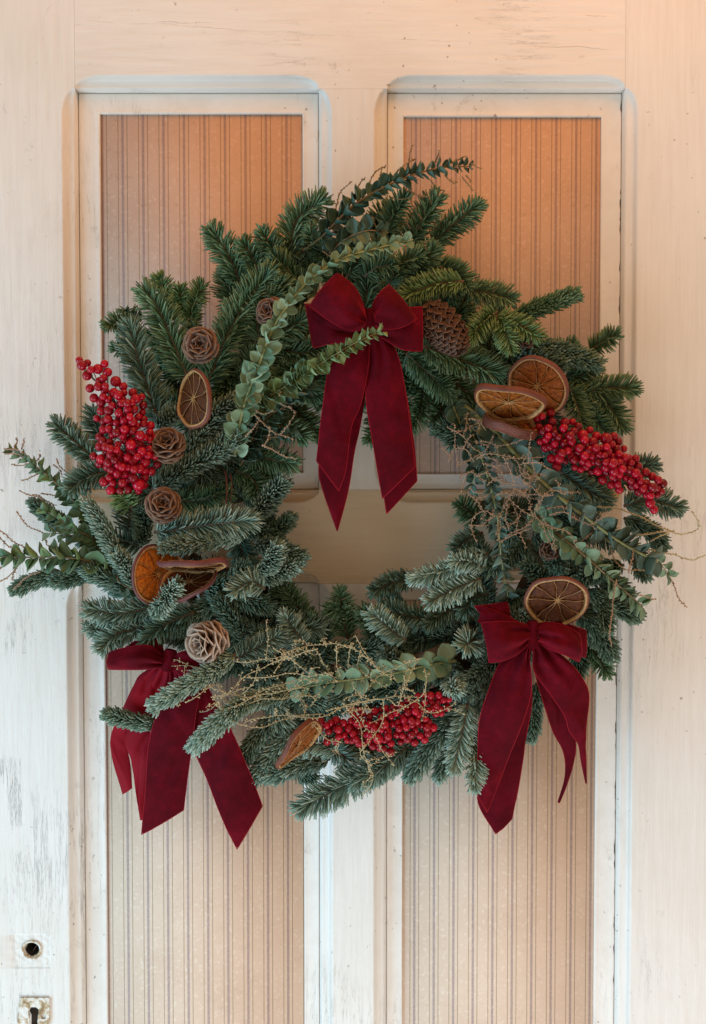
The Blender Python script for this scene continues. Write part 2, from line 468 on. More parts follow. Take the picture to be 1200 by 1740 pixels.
member("top_rail", X(Lu0), X(Ru1), T0 + G, Zv(-150), M_RAIL)
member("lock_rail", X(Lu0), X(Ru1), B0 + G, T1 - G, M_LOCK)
member("bottom_rail", X(Lu0), X(Ru1), Zv(2150), B1 - G, M_RAIL)
member("muntin", X(Lu1) + G, X(Ru0) - G, T1, T0, M_STILE)
member("muntin", X(Lu1) + G, X(Ru0) - G, B1, B0, M_STILE)
# a core board that closes the back of the door
def box(x0, x1, y0, y1, z0, z1):
    v = np.array([(x, y, z) for x in (x0, x1) for y in (y0, y1) for z in (z0, z1)])
    f = np.array([(0, 1, 3, 2), (4, 6, 7, 5), (0, 4, 5, 1), (2, 3, 7, 6), (0, 2, 6, 4), (1, 5, 7, 3)])
    return v, [f]
v, f = box(X(-88), X(1288), 0.037, 0.044, Zv(2148), Zv(-148)); part("core_board", v, f, M_STILE, door, False)
MW = dict(l=(37, 28), r=(28, 35))
pan = [(171, 514, Zv(803), Zv(187)), (686, 1021, Zv(805), Zv(192)), (172, 515, Zv(1900), Zv(1022)), (686, 1020, Zv(1900), Zv(1022))]
for k, ((x0, x1, z0, z1), (ua, ub, za, zb)) in enumerate(zip(OPEN, pan)):
    a0, a1 = X(ua), X(ub)
    prof = [(0.0, 0.0150), (0.012, 0.0112), (0.05, 0.0107), (0.12, 0.0107), (0.22, 0.0112), (0.36, 0.0115), (0.7, 0.0116), (0.84, 0.0114), (0.92, 0.0109), (0.965, 0.0110), (0.992, 0.0118), (1.0, 0.0150)]
    o = [(x0 + G, z0 + G), (x1 - G, z0 + G), (x1 - G, z1 - G), (x0 + G, z1 - G)]
    n_ = [(a0, za), (a1, za), (a1, zb), (a0, zb)]
    for s in range(4):
        oa, ob, ia, ib = o[s], o[(s + 1) % 4], n_[s], n_[(s + 1) % 4]
        L = 40 if s != 1 else 150; V = []; gq = np.random.default_rng(50 + k)
        crack = np.clip(np.convolve(gq.normal(0, 1, L + 4), np.ones(3) / 3, 'valid')[:L] * 1.9 - 0.25, 0, 1.5) * S if (s == 1 and k in (1, 3)) or (s == 1 and k == 0 and False) else np.zeros(L)
        for t, dp in prof:
            A = np.array(oa) * (1 - t) + np.array(ia) * t; B = np.array(ob) * (1 - t) + np.array(ib) * t
            for iq, q in enumerate(np.linspace(0, 1, L)):
                c = A * (1 - q) + B * q - (np.array([crack[iq], 0]) if t < 0.1 else 0)
                wob = 0.0003 * math.sin(q * 17 + s * 3 + k) * (1 if 0.1 < t < 0.95 else 0.3) * math.sin(math.pi * q)
                V.append((c[0], dp + 0.0031 + wob, c[1]))
        V = np.array(V); m = len(prof)
        i = np.arange(m - 1)[:, None] * L; j = np.arange(L - 1)[None, :]
        F = np.stack([i + j, i + j + 1, i + L + j + 1, i + L + j], -1).reshape(-1, 4)
        part("moulding", V, [F], M_MOULD, door)
    v, f = box(a0 - 4 * S, a1 + 4 * S, 0.0164, 0.026, za - 4 * S, zb + 4 * S)
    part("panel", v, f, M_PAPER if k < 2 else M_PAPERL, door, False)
# latch collar and worn escutcheon
M_BRASS = None
def worn(name):
    t = NT(name); p = t.pos(); f = t.noise(p, 90, 5, 0.7)
    c = t.ramp(f, [(0.32, (0.20, 0.10, 0.035)), (0.45, (0.46, 0.34, 0.19)), (0.52, (0.72, 0.68, 0.60)), (0.7, (0.78, 0.76, 0.71))])
    t.base(c); t.set(Roughness=0.5); t.bump(f, 0.5, 0.001); return t.m
M_WORN = worn("worn_paint_over_brass")
def ring(cx, cz, prof, n=40):
    V = []
    for a in np.linspace(0, 2 * np.pi, n, endpoint=False):
        w = 1 + 0.03 * math.sin(3 * a)
        for r, y in prof: V.append((cx + r * w * math.cos(a), y, cz + r * w * math.sin(a)))
    m = len(prof); i = np.arange(n)[:, None]; j = np.arange(m - 1)[None, :]
    F = np.stack([i * m + j, i * m + j + 1, ((i + 1) % n) * m + j + 1, ((i + 1) % n) * m + j], -1).reshape(-1, 4)
    return np.array(V), [F]
v, f = ring(X(46), Zv(1614), [(18 * S, 0.0016), (17 * S, -0.0006), (15.2 * S, -0.0012), (13.4 * S, -0.0006), (12.2 * S, 0.004), (12.0 * S, 0.02)])
part("latch_collar", v, f, M_WORN, door)
M_BORE = simple("dark_bored_wood", (0.035, 0.022, 0.014), 0.8, 0.4, 150)
v, f = ring(X(46), Zv(1613), [(12.4 * S, 0.0032), (12.2 * S, 0.012), (11.8 * S, 0.033), (0.5 * S, 0.033)]); part("latch_bore", v, f, M_BORE, door)
v, f = box(X(49) - 14 * S, X(49) + 14 * S, 0.0045, 0.02, Zv(1719) - 40 * S, Zv(1719) + 13 * S); part("lock_case", v, f, M_BORE, door, False)
gu = np.arange(20, 82, 1.0); gv = np.arange(1690, 1768, 1.0)
uu, vv = np.meshgrid(gu, gv)
plate = inpoly(uu, vv, [(26, 1693), (77, 1694), (78, 1728), (66, 1766), (34, 1766), (20, 1734)])
keyh = (np.hypot(uu - 49, vv - 1719) < 9) | ((np.abs(uu - 49) < 6.5) & (vv > 1719) & (vv < 1752))
hole = (np.hypot(uu - 66, vv - 1726) < 4)
keep = plate & ~keyh & ~hole
idx = -np.ones(uu.shape, int); cells = keep[:-1, :-1] & keep[1:, :-1] & keep[:-1, 1:] & keep[1:, 1:]
idx = np.arange(uu.size).reshape(uu.shape)
zz = np.array([Zv(q) for q in gv])[:, None] + 0 * uu
V = np.stack([X(uu), -0.0009 + 0.0003 * np.sin(uu * 0.5) * np.sin(vv * 0.37), zz], -1).reshape(-1, 3)
F = np.stack([idx[:-1, :-1][cells], idx[1:, :-1][cells], idx[1:, 1:][cells], idx[:-1, 1:][cells]], -1)
used = np.unique(F); mp = np.zeros(uu.size, int); mp[used] = np.arange(len(used))
o = part("keyhole_plate", V[used], [mp[F][:, ::-1].copy()], M_WORN, door)
sm = o.modifiers.new("thickness", 'SOLIDIFY'); sm.thickness = 0.0012; sm.offset = -1

# ------------------------------------------------------------------ fir sprigs
LV = [0.028, 0.046, 0.066, 0.086, 0.108, 0.128]
RC = (620.0, 872.0)
wreath = thing("wreath", "large round wreath of layered green and silvery fir sprigs hanging on the door", "wreath", P(RC[0], RC[1], 0.0))
# twisted willow ring the sprigs are bound to
for q in range(3):
    a = np.linspace(0, 2 * np.pi, 90)
    pts = [P(RC[0] + (312 + 16 * math.cos(7 * t + q * 2.1)) * math.cos(t), RC[1] + (312 + 16 * math.cos(7 * t + q * 2.1)) * math.sin(t), 0.024 + 0.008 * math.sin(7 * t + q * 2.1)) for t in a]
    v, f = tube_data(pts, 0.0055, 7); part("willow_cane", v, f, M_WIRE, wreath)

def needles(c, L, per, mode, light, seed, up):
    """c: centre line (n,3); L needle length in metres; per: needles per metre"""
    r = np.random.default_rng(seed)
    seglen = np.linalg.norm(np.diff(c, axis=0), axis=1); tot = seglen.sum()
    n = int(per * tot) + 26
    s = np.concatenate([[0], np.cumsum(seglen)]) / tot
    k_ = np.arange(n - 22)
    t = np.concatenate([np.clip(0.02 + 0.98 * (k_ + r.uniform(-0.9, 0.9, n - 22)) / (n - 22), 0.01, 1), r.uniform(0.95, 1.0, 22)])
    T_all = nrm(np.gradient(c, axis=0))
    p = np.stack([np.interp(t, s, c[:, k]) for k in range(3)], 1)
    T = nrm(np.stack([np.interp(t, s, T_all[:, k]) for k in range(3)], 1))
    N = up[None] - T * (T @ up)[:, None]
    bad = np.linalg.norm(N, axis=1) < 0.25
    alt = np.array([0.2, 0.1, 1.0]); Nalt = alt[None] - T * (T @ alt)[:, None]
    N = nrm(np.where(bad[:, None], Nalt, N)); B = np.cross(T, N)
    kk = np.arange(n); sgn = np.where(kk % 2 == 0, -1, 1); tier = (kk // 2) % 3; gold = (kk * 0.618034) % 1.0
    if mode == 'flat':
        tier = np.array([0, 1, 0, 1, 2])[(kk // 2) % 5]; phi = sgn * np.radians(np.choose(tier, [88.0, 66.0, 30.0]) + r.normal(0, 7, n)); a0 = np.radians(np.choose(tier, [70.0, 64.0, 52.0]) + r.normal(0, 6, n)); curl, fw = 0.08, 0.10; L = L * 1.12
    elif mode == 'brush':
        phi = np.radians(-128 + 256 * gold + r.normal(0, 4, n)); a0 = np.radians(r.normal(54, 5, n)); curl, fw = 0.28, 0.45; L = L * 1.1
    else:   # 'top': swept forward and curled up over the stem
        phi = np.radians(-112 + 224 * gold + r.normal(0, 4, n)); a0 = np.radians(r.normal(58, 5, n)); curl, fw = 0.62, 0.5; L = L * 1.08
    tipf = np.clip((t - 0.80) / 0.20, 0, 1)
    a = a0 * (1 - 0.52 * tipf)
    endn = t > 0.985
    a = np.where(endn, np.radians(r.uniform(15, 80, n) if mode == 'top' else r.uniform(5, 60, n)), a); phi = np.where(endn, r.uniform(-np.pi, np.pi, n), phi)
    d0 = np.cos(a)[:, None] * T + np.sin(a)[:, None] * (np.cos(phi)[:, None] * N + np.sin(phi)[:, None] * B)
    d1 = nrm(d0 + curl * N + fw * T + r.normal(0, 0.055, (n, 3)))
    ln = L * r.uniform(0.78, 1.10, n) * (1 - (0.12 if mode == 'top' else 0.28) * tipf) * np.clip(0.72 + t * 2.2, 0, 1)
    dm = nrm(d0 + d1)
    pts = np.stack([p, p + d0 * (0.30 * ln)[:, None], p + d0 * (0.30 * ln)[:, None] + dm * (0.36 * ln)[:, None], p + d0 * (0.30 * ln)[:, None] + dm * (0.36 * ln)[:, None] + d1 * (0.34 * ln)[:, None]], 1)
    dirs = np.stack([d0, nrm(d0 + dm), nrm(dm + d1), d1], 1)
    side = nrm(np.cross(dirs, N[:, None, :] + 1e-4)); nn = np.cross(side, dirs)
    hw = (0.00096 if mode == 'flat' else 0.00112) * r.uniform(0.88, 1.15, n); wf = np.array([0.55, 1.0, 0.98, 0.46])
    ang = np.array([0.0, 2.4, -2.4])
    ring_ = pts[:, :, None, :] + hw[:, None, None, None] * wf[None, :, None, None] * (np.sin(ang)[None, None, :, None] * side[:, :, None, :] * 1.35 + np.cos(ang)[None, None, :, None] * nn[:, :, None, :] * 0.62)
    V = ring_.reshape(-1, 3)
    b = (np.arange(n) * 12)[:, None, None]; i = (np.arange(3) * 3)[None, :, None]; j = np.arange(3)[None, None, :]; k = (j + 1) % 3
    F = np.stack([b + i + j, b + i + k, b + i + 3 + k, b + i + 3 + j], -1).reshape(-1, 4)
    C = (np.arange(n) * 12)[:, None] + np.array([9, 10, 11])[None]
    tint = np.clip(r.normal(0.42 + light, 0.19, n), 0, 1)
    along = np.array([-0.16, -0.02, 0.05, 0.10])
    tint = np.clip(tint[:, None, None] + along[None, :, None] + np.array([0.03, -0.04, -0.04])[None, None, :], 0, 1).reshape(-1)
    return V, [F, C], tint

NSPRIG = [0]
def sprig(lv, Lpx, mode, key, pts, light=0.0, per=None, tuft=False):
    NSPRIG[0] += 1; seed = 1000 + NSPRIG[0]; r = np.random.default_rng(seed)
    D = LV[lv] if isinstance(lv, int) else lv
    q = []
    for k, pt in enumerate(pts):
        d = pt[2] if len(pt) > 2 else D - 0.012 + 0.016 * k / max(1, len(pts) - 1)
        q.append(P(pt[0], pt[1], d))
    if len(q) == 2:   # a gentle natural bend
        v = q[1] - q[0]; side = np.cross(v, [0, -1, 0]); q.insert(1, (q[0] + q[1]) / 2 + side * r.normal(0, 0.06) + np.array([0, -1, 0]) * 0.06 * np.linalg.norm(v))
    c = spline(q, 20)
    up = nrm(np.array([0, -1, 0]) + r.normal(0, 0.22, 3))
    st_v, st_f = tube_data(c, np.linspace(0.0016, 0.0007, len(c)), 6)
    st = part("fir_sprig", st_v, st_f, M_BARK, wreath)
    per = per or {'flat': 3000, 'brush': 5000, 'top': 5400}[mode]
    V, F, tint = needles(c, Lpx * S, per, mode, light, seed, up)
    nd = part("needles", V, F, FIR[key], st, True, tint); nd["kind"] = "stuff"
    return st

SP = []
def s_(lv, L, mode, key, *pts, light=0.0): SP.append((lv, L, mode, key, pts, light))
# --- top left
s_(2, 27, 'flat', 'g', (410, 485), (392, 440), (362, 394))
s_(2, 24, 'flat', 'g', (445, 475), (430, 440), (414, 415))
s_(2, 29, 'flat', 'g', (492, 440), (505, 375), (547, 340))
s_(2, 25, 'flat', 'g', (480, 450), (462, 420), (447, 398))
s_(3, 31, 'flat', 'g', (352, 655), (392, 560), (430, 500), (457, 464))
s_(3, 30, 'flat', 'g', (318, 640), (285, 560), (266, 520), (248, 496))
s_(1, 22, 'flat', 'y', (298, 545), (284, 505), (271, 474))
s_(1, 22, 'flat', 'y', (322, 560), (328, 520), (342, 487))
s_(1, 22, 'flat', 'y', (322, 540), (308, 515), (306, 492))
s_(2, 20, 'flat', 'g', (235, 560), (208, 548), (184, 553))
s_(1, 20, 'flat', 'g', (240, 545), (222, 535), (214, 528))
s_(1, 20, 'flat', 'g', (250, 605), (225, 598), (198, 592))
s_(3, 30, 'flat', 'b', (272, 720), (248, 650), (232, 600), (222, 556))
s_(1, 24, 'flat', 'b', (300, 720), (278, 680), (262, 655), light=0.1)
s_(3, 22, 'top', 's', (262, 726), (290, 708), (312, 698))
s_(2, 26, 'brush', 'g', (395, 640), (380, 660), (365, 690))
s_(3, 27, 'top', 's', (318, 775), (350, 730), (375, 700), (402, 682), light=-0.12)
s_(3, 28, 'top', 's', (258, 832), (310, 800), (355, 775), (395, 752), light=-0.1)
s_(3, 26, 'top', 's', (330, 790), (370, 760), (400, 742), light=-0.1)
s_(2, 26, 'flat', 'g', (290, 850), (340, 850), (385, 838))
s_(2, 28, 'flat', 'g', (360, 620), (410, 640), (430, 600))
s_(3, 27, 'flat', 'g', (440, 580), (440, 530), (470, 500))
s_(3, 22, 'flat', 'g', (478, 510), (480, 495), (478, 480))
s_(2, 26, 'flat', 'g', (540, 500), (500, 470), (470, 440))
s_(2, 26, 'flat', 'g', (460, 560), (420, 545), (395, 520))
s_(2, 27, 'flat', 'g', (520, 620), (480, 640), (450, 665))
# --- left
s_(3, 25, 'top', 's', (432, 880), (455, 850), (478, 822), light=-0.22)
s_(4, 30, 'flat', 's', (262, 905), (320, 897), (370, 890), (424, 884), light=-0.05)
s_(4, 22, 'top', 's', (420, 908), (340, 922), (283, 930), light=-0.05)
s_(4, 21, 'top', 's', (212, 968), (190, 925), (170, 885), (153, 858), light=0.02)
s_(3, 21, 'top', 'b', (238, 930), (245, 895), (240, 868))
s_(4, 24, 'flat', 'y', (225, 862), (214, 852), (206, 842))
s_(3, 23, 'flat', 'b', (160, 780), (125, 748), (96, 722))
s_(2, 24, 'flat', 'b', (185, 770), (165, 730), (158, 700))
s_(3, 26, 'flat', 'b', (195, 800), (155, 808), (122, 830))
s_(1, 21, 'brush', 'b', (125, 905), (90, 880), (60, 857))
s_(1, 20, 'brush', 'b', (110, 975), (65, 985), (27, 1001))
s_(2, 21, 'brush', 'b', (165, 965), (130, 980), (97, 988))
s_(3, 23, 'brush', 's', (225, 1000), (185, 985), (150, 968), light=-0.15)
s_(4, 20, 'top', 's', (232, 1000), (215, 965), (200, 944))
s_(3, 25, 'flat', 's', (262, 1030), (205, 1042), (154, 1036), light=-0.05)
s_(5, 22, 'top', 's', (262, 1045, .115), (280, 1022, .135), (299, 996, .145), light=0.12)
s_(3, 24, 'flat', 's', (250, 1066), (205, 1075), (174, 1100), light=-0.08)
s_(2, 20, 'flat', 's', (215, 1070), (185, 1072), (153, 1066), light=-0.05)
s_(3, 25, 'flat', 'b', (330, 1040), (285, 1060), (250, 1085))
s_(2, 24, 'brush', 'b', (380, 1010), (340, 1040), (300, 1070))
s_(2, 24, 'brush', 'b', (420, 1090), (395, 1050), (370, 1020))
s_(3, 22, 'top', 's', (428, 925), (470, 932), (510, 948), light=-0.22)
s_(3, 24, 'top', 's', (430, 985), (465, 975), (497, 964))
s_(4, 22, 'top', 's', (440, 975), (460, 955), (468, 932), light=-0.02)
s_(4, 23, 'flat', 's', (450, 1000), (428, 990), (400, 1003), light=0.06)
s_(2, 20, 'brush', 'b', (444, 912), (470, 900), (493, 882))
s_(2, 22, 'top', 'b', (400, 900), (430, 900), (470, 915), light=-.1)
s_(1, 24, 'flat', 'g', (500, 1080), (490, 1030), (474, 990))
s_(1, 24, 'flat', 'g', (540, 1090), (510, 1040), (490, 1004))
s_(1, 24, 'flat', 'g', (560, 1090), (545, 1070), (528, 1052))
s_(1, 23, 'flat', 'g', (592, 1085), (582, 1040), (578, 1007))
s_(1, 23, 'flat', 'g', (640, 1090), (635, 1065), (618, 1040))
s_(1, 22, 'flat', 'g', (600, 1060), (590, 1040), (560, 1035))
s_(3, 20, 'flat', 's', (518, 1095), (500, 1070), (484, 1047))
s_(3, 22, 'flat', 's', (400, 1120), (440, 1098), (474, 1080), light=-0.05)
s_(2, 22, 'flat', 'b', (470, 1110), (450, 1100), (440, 1075))
s_(2, 24, 'brush', 'b', (380, 1000), (420, 1020), (455, 1030))
s_(2, 24, 'brush', 'b', (340, 1000), (390, 990), (420, 960))
# --- bottom left, over the bow
s_(5, 22, 'top', 's', (400, 1112, .112), (345, 1150, .128), (300, 1176, .134), (266, 1197, .136), light=0.10)
s_(3, 20, 'brush', 'b', (270, 1232), (225, 1225), (184, 1214), light=0.15)
s_(5, 23, 'top', 's', (440, 1180, .108), (400, 1205, .124), (365, 1235, .130), (333, 1266, .130), light=0.10)
s_(4, 22, 'top', 's', (500, 1175), (460, 1182), (415, 1195), light=0.08)
s_(2, 24, 'top', 's', (470, 1210), (440, 1250), (408, 1292), light=-0.2)
s_(2, 24, 'brush', 's', (500, 1240), (465, 1280), (432, 1326), light=-0.1)
s_(2, 25, 'brush', 's', (560, 1290), (510, 1300), (458, 1318), light=-0.1)
s_(4, 24, 'flat', 's', (572, 1280), (548, 1264), (514, 1262), light=0.02)
s_(1, 24, 'brush', 'b', (480, 1270), (500, 1300), (530, 1322))
s_(2, 23, 'flat', 's', (560, 1270), (590, 1290), (590, 1320), light=-0.1)
s_(3, 30, 'flat', 's', (672, 1285), (620, 1315), (565, 1345), (512, 1372), light=-0.02)
s_(3, 28, 'flat', 's', (690, 1270), (655, 1300), (610, 1325), light=-0.15)
# --- bottom right
s_(3, 25, 'brush', 's', (775, 1218), (735, 1265), (700, 1318), light=-0.12)
s_(2, 25, 'brush', 's', (730, 1240), (690, 1280), (640, 1318), light=-0.15)
s_(2, 24, 'brush', 's', (790, 1240), (765, 1280), (748, 1316), light=-0.05)
s_(4, 23, 'flat', 's', (795, 1195), (785, 1245), (772, 1302), light=0.08)
s_(4, 20, 'flat', 's', (800, 1240), (808, 1290), (806, 1336), light=0.10)
s_(5, 24, 'brush', 's', (768, 1150, .085), (770, 1165, .12), (772, 1172, .13), light=0.10)
s_(4, 27, 'flat', 's', (806, 1086, .09), (797, 1092, .115), (790, 1098, .12), light=0.0)
s_(3, 23, 'top', 's', (856, 1118), (830, 1135), (800, 1158), light=-0.08)
s_(3, 21, 'top', 's', (840, 1150), (818, 1162), (805, 1175), light=-0.05)
s_(2, 22, 'flat', 'b', (770, 1110), (755, 1125), (745, 1150))
# --- inner right
s_(2, 21, 'flat', 'b', (705, 985), (668, 990), (636, 1004), light=-.1)
s_(4, 22, 'flat', 's', (830, 940), (770, 965), (705, 982), light=0.06)
s_(4, 23, 'flat', 's', (818, 982), (775, 1000), (732, 1022), light=0.12)
s_(4, 20, 'flat', 's', (826, 965), (800, 955), (770, 953), light=0.12)
s_(4, 22, 'flat', 's', (690, 1088), (660, 1065), (632, 1042), light=0.06)
s_(2, 23, 'flat', 'b', (735, 1055), (690, 1045), (650, 1034))
s_(2, 23, 'flat', 'b', (800, 1030), (765, 1035), (730, 1060))
s_(3, 22, 'flat', 'b', (830, 1010), (805, 1015), (790, 1040))
s_(1, 24, 'flat', 'g', (815, 890), (798, 870), (784, 858))
s_(2, 21, 'flat', 'b', (820, 905), (795, 918), (774, 934))
s_(1, 24, 'brush', 'b', (700, 1100), (720, 1075), (760, 1060))
s_(1, 24, 'brush', 'b', (600, 1120), (640, 1105), (690, 1110))
s_(1, 24, 'brush', 'b', (520, 1130), (560, 1110), (610, 1100))
s_(2, 22, 'top', 's', (720, 1135), (680, 1125), (655, 1110), light=-0.12)
s_(2, 23, 'top', 's', (560, 1155), (530, 1130), (510, 1110), light=-0.12)
# --- right middle, dark noble fir
s_(3, 22, 'top', 'b', (900, 920), (870, 945), (835, 965))
s_(3, 23, 'top', 'b', (960, 1010), (925, 985), (895, 960), light=-0.02)
s_(3, 23, 'top', 'b', (1000, 1000), (965, 975), (935, 948))
s_(3, 22, 'top', 'b', (900, 1010), (870, 1020), (850, 1040))
s_(4, 21, 'top', 's', (876, 1042), (900, 1048), (924, 1052), light=0.02)
s_(3, 23, 'top', 'b', (1060, 960), (1020, 970), (985, 985), light=-0.03)
s_(2, 24, 'brush', 'b', (1000, 1030), (1040, 1030), (1080, 1045))
s_(2, 24, 'brush', 'b', (990, 1040), (1020, 1075), (1038, 1112))
s_(3, 22, 'top', 'b', (1000, 1000), (1025, 1030), (1030, 1065))
s_(1, 23, 'flat', 'g', (990, 1085), (1012, 1110), (1030, 1140))
s_(1, 23, 'brush', 'b', (980, 1100), (985, 1130), (975, 1150))
s_(1, 22, 'brush', 'b', (912, 1160), (908, 1205), (902, 1250))
s_(2, 23, 'brush', 'b', (1050, 920), (1080, 945), (1095, 975))
s_(1, 23, 'brush', 'b', (1060, 880), (1100, 900), (1125, 925))
s_(2, 24, 'flat', 'b', (1060, 860), (1100, 850), (1150, 862))
s_(1, 24, 'flat', 'b', (1040, 810), (1080, 795), (1110, 790))
s_(2, 24, 'flat', 'b', (950, 800), (985, 825), (1030, 850))
s_(3, 22, 'top', 'b', (905, 905), (930, 930), (950, 965), light=-.05)
s_(2, 24, 'brush', 'b', (840, 870), (865, 900), (880, 935))
# --- upper right
s_(2, 22, 'top', 'g', (872, 540), (920, 522), (975, 502), light=0.08)
s_(1, 22, 'flat', 'g', (1000, 596), (1020, 585), (1046, 570))
s_(3, 24, 'top', 'b', (872, 585), (920, 592), (965, 602), (1010, 618), light=-0.05)
s_(3, 24, 'top', 'b', (865, 605), (905, 610), (950, 618), light=-0.1)
s_(2, 24, 'flat', 'g', (1000, 665), (1035, 660), (1074, 660))
s_(2, 24, 'flat', 'g', (1005, 655), (1035, 690), (1058, 724))
s_(3, 24, 'flat', 'g', (968, 660), (980, 690), (990, 722))
s_(2, 24, 'flat', 'g', (985, 680), (1010, 710), (1030, 735))
s_(1, 23, 'flat', 'g', (960, 640), (985, 640), (1010, 625))
s_(3, 29, 'flat', 'g', (720, 588), (765, 605), (810, 622), (848, 634), light=0.1)
s_(2, 27, 'flat', 'g', (745, 625), (790, 665), (826, 702))
s_(2, 27, 'flat', 'g', (690, 600), (735, 640), (765, 668))
s_(2, 26, 'flat', 'g', (705, 560), (730, 570), (770, 600))
s_(4, 22, 'flat', 'y', (843, 538), (880, 552), (912, 572))
s_(4, 22, 'flat', 'y', (842, 535), (858, 562), (869, 592))
s_(4, 22, 'flat', 'y', (845, 530), (820, 548), (802, 572))
s_(4, 23, 'flat', 'y', (788, 478), (740, 484), (686, 503))
s_(3, 24, 'flat', 'g', (792, 492), (830, 498), (868, 508), light=0.15)
s_(3, 25, 'flat', 'g', (748, 455), (775, 465), (792, 485), light=0.1)
s_(2, 25, 'flat', 'g', (705, 450), (745, 455), (785, 470))
s_(3, 25, 'flat', 'g', (690, 470), (710, 455), (735, 425))
s_(2, 24, 'flat', 'g', (735, 412), (775, 378), (810, 349))
s_(2, 28, 'flat', 'g', (692, 420), (715, 380), (742, 340))
s_(2, 24, 'flat', 'g', (655, 395), (668, 365), (687, 338))
s_(1, 24, 'flat', 'g', (630, 400), (640, 375), (655, 355))
s_(3, 25, 'flat', 'g', (660, 485), (680, 450), (710, 435))
s_(3, 24, 'flat', 'g', (620, 470), (640, 455), (665, 450))
s_(2, 24, 'flat', 'g', (590, 470), (610, 440), (640, 420))
s_(2, 24, 'flat', 'g', (560, 440), (540, 420), (530, 395))
s_(1, 24, 'flat', 'g', (720, 660), (715, 695), (704, 722))
s_(1, 24, 'flat', 'g', (750, 665), (750, 695), (738, 712))
s_(1, 24, 'flat', 'g', (640, 690), (638, 720), (628, 745))
s_(1, 24, 'flat', 'g', (680, 670), (680, 700), (670, 722))
s_(1, 24, 'flat', 'b', (790, 740), (780, 735), (770, 752))
# --- inner top left
s_(2, 26, 'flat', 'g', (400, 765), (450, 778), (498, 788), light=0.08)
s_(2, 26, 'flat', 'g', (435, 705), (475, 722), (517, 742), light=0.08)
s_(1, 25, 'flat', 'g', (490, 690), (515, 712), (540, 738))
s_(1, 24, 'flat', 'g', (410, 760), (440, 790), (470, 806))
s_(2, 26, 'flat', 'g', (450, 640), (490, 655), (540, 670))
s_(3, 24, 'flat', 'g', (520, 660), (550, 630), (580, 600))
s_(2, 26, 'flat', 'g', (470, 590), (510, 600), (550, 590))
s_(2, 25, 'flat', 'g', (400, 800), (430, 815), (440, 840))
s_(1, 28, 'flat', 'g', (330, 650), (300, 610), (262, 570))
s_(1, 28, 'flat', 'g', (400, 640), (350, 600), (330, 560))
s_(1, 28, 'flat', 'g', (430, 560), (400, 520), (385, 470))
s_(1, 27, 'flat', 'g', (500, 520), (470, 470), (450, 430))
s_(1, 27, 'flat', 'g', (620, 500), (570, 470), (520, 440))
s_(1, 27, 'flat', 'g', (780, 560), (760, 520), (745, 480))
s_(1, 27, 'flat', 'g', (850, 620), (830, 580), (840, 530))
s_(1, 27, 'flat', 'g', (720, 540), (690, 520), (650, 500))
s_(1, 27, 'flat', 'g', (900, 640), (930, 620), (970, 590))
s_(1, 27, 'flat', 'b', (300, 830), (270, 790), (230, 760))
s_(1, 27, 'flat', 'b', (420, 850), (380, 800), (360, 760))
s_(1, 26, 'brush', 'b', (470, 1200), (520, 1190), (580, 1200))
s_(1, 26, 'brush', 'b', (720, 1200), (670, 1170), (610, 1180))
s_(1, 26, 'brush', 'b', (640, 1290), (600, 1270), (560, 1230))
s_(1, 26, 'brush', 'b', (760, 1180), (740, 1230), (690, 1270))
s_(1, 28, 'flat', 'g', (560, 610), (510, 560), (470, 520))
s_(2, 28, 'flat', 'g', (430, 640), (470, 575), (520, 540))
s_(1, 27, 'flat', 'g', (430, 600), (480, 560), (540, 560))
for lv, L, mode, key, pts, light in SP:
    sprig(lv, L, mode, key, pts, light)

for q, pts in enumerate(([(383, 800, .07), (386, 830, .078), (384, 862, .072)], [(392, 805, .068), (394, 830, .075), (391, 858, .07)])):
    v, f = tube_data(spline([P(*p) for p in pts], 12), 1.7 * S, 7); part("red_stem", v, f, simple("red_bark_stem", (0.20, 0.07, 0.04), 0.6, 0.4, 200), wreath)
v, f = tube_data(spline([P(700, 1122, .05), P(735, 1112, .07), P(760, 1100, .06)], 12), np.linspace(9, 11, 12) * S, 9); part("cut_branch", v, f, M_BARK, wreath)
# --- the under layer that fills the ring
OUT = [(560, 415), (600, 395), (690, 370), (740, 370), (775, 390), (765, 440), (800, 490), (870, 515), (900, 545), (950, 540), (990, 590), (1010, 630), (1040, 660), (1045, 720), (1085, 800), (1115, 860), (1105, 900), (1085, 950), (1070, 1030), (1025, 1090), (985, 1120), (930, 1130), (870, 1150), (830, 1220), (800, 1290), (760, 1305), (690, 1310), (640, 1310), (560, 1300), (470, 1300), (430, 1290), (420, 1230), (350, 1150), (250, 1070), (180, 1080), (170, 1040), (120, 970), (95, 890), (120, 850), (140, 820), (120, 745), (170, 770), (185, 700), (220, 640), (215, 560), (255, 505), (340, 510), (390, 480), (385, 420), (440, 425), (500, 385)]
HOLE = [(500, 735), (560, 745), (640, 750), (700, 735), (775, 740), (785, 800), (790, 870), (780, 935), (710, 985), (650, 1000), (660, 1030), (700, 1045), (630, 1050), (540, 1050), (500, 1000), (510, 950), (485, 900), (480, 820), (495, 790)]
fr = np.random.default_rng(21); made = 0; tries = 0
HB = [(x + (x - 640) * 0.10, y + (y - 890) * 0.10) for x, y in HOLE]
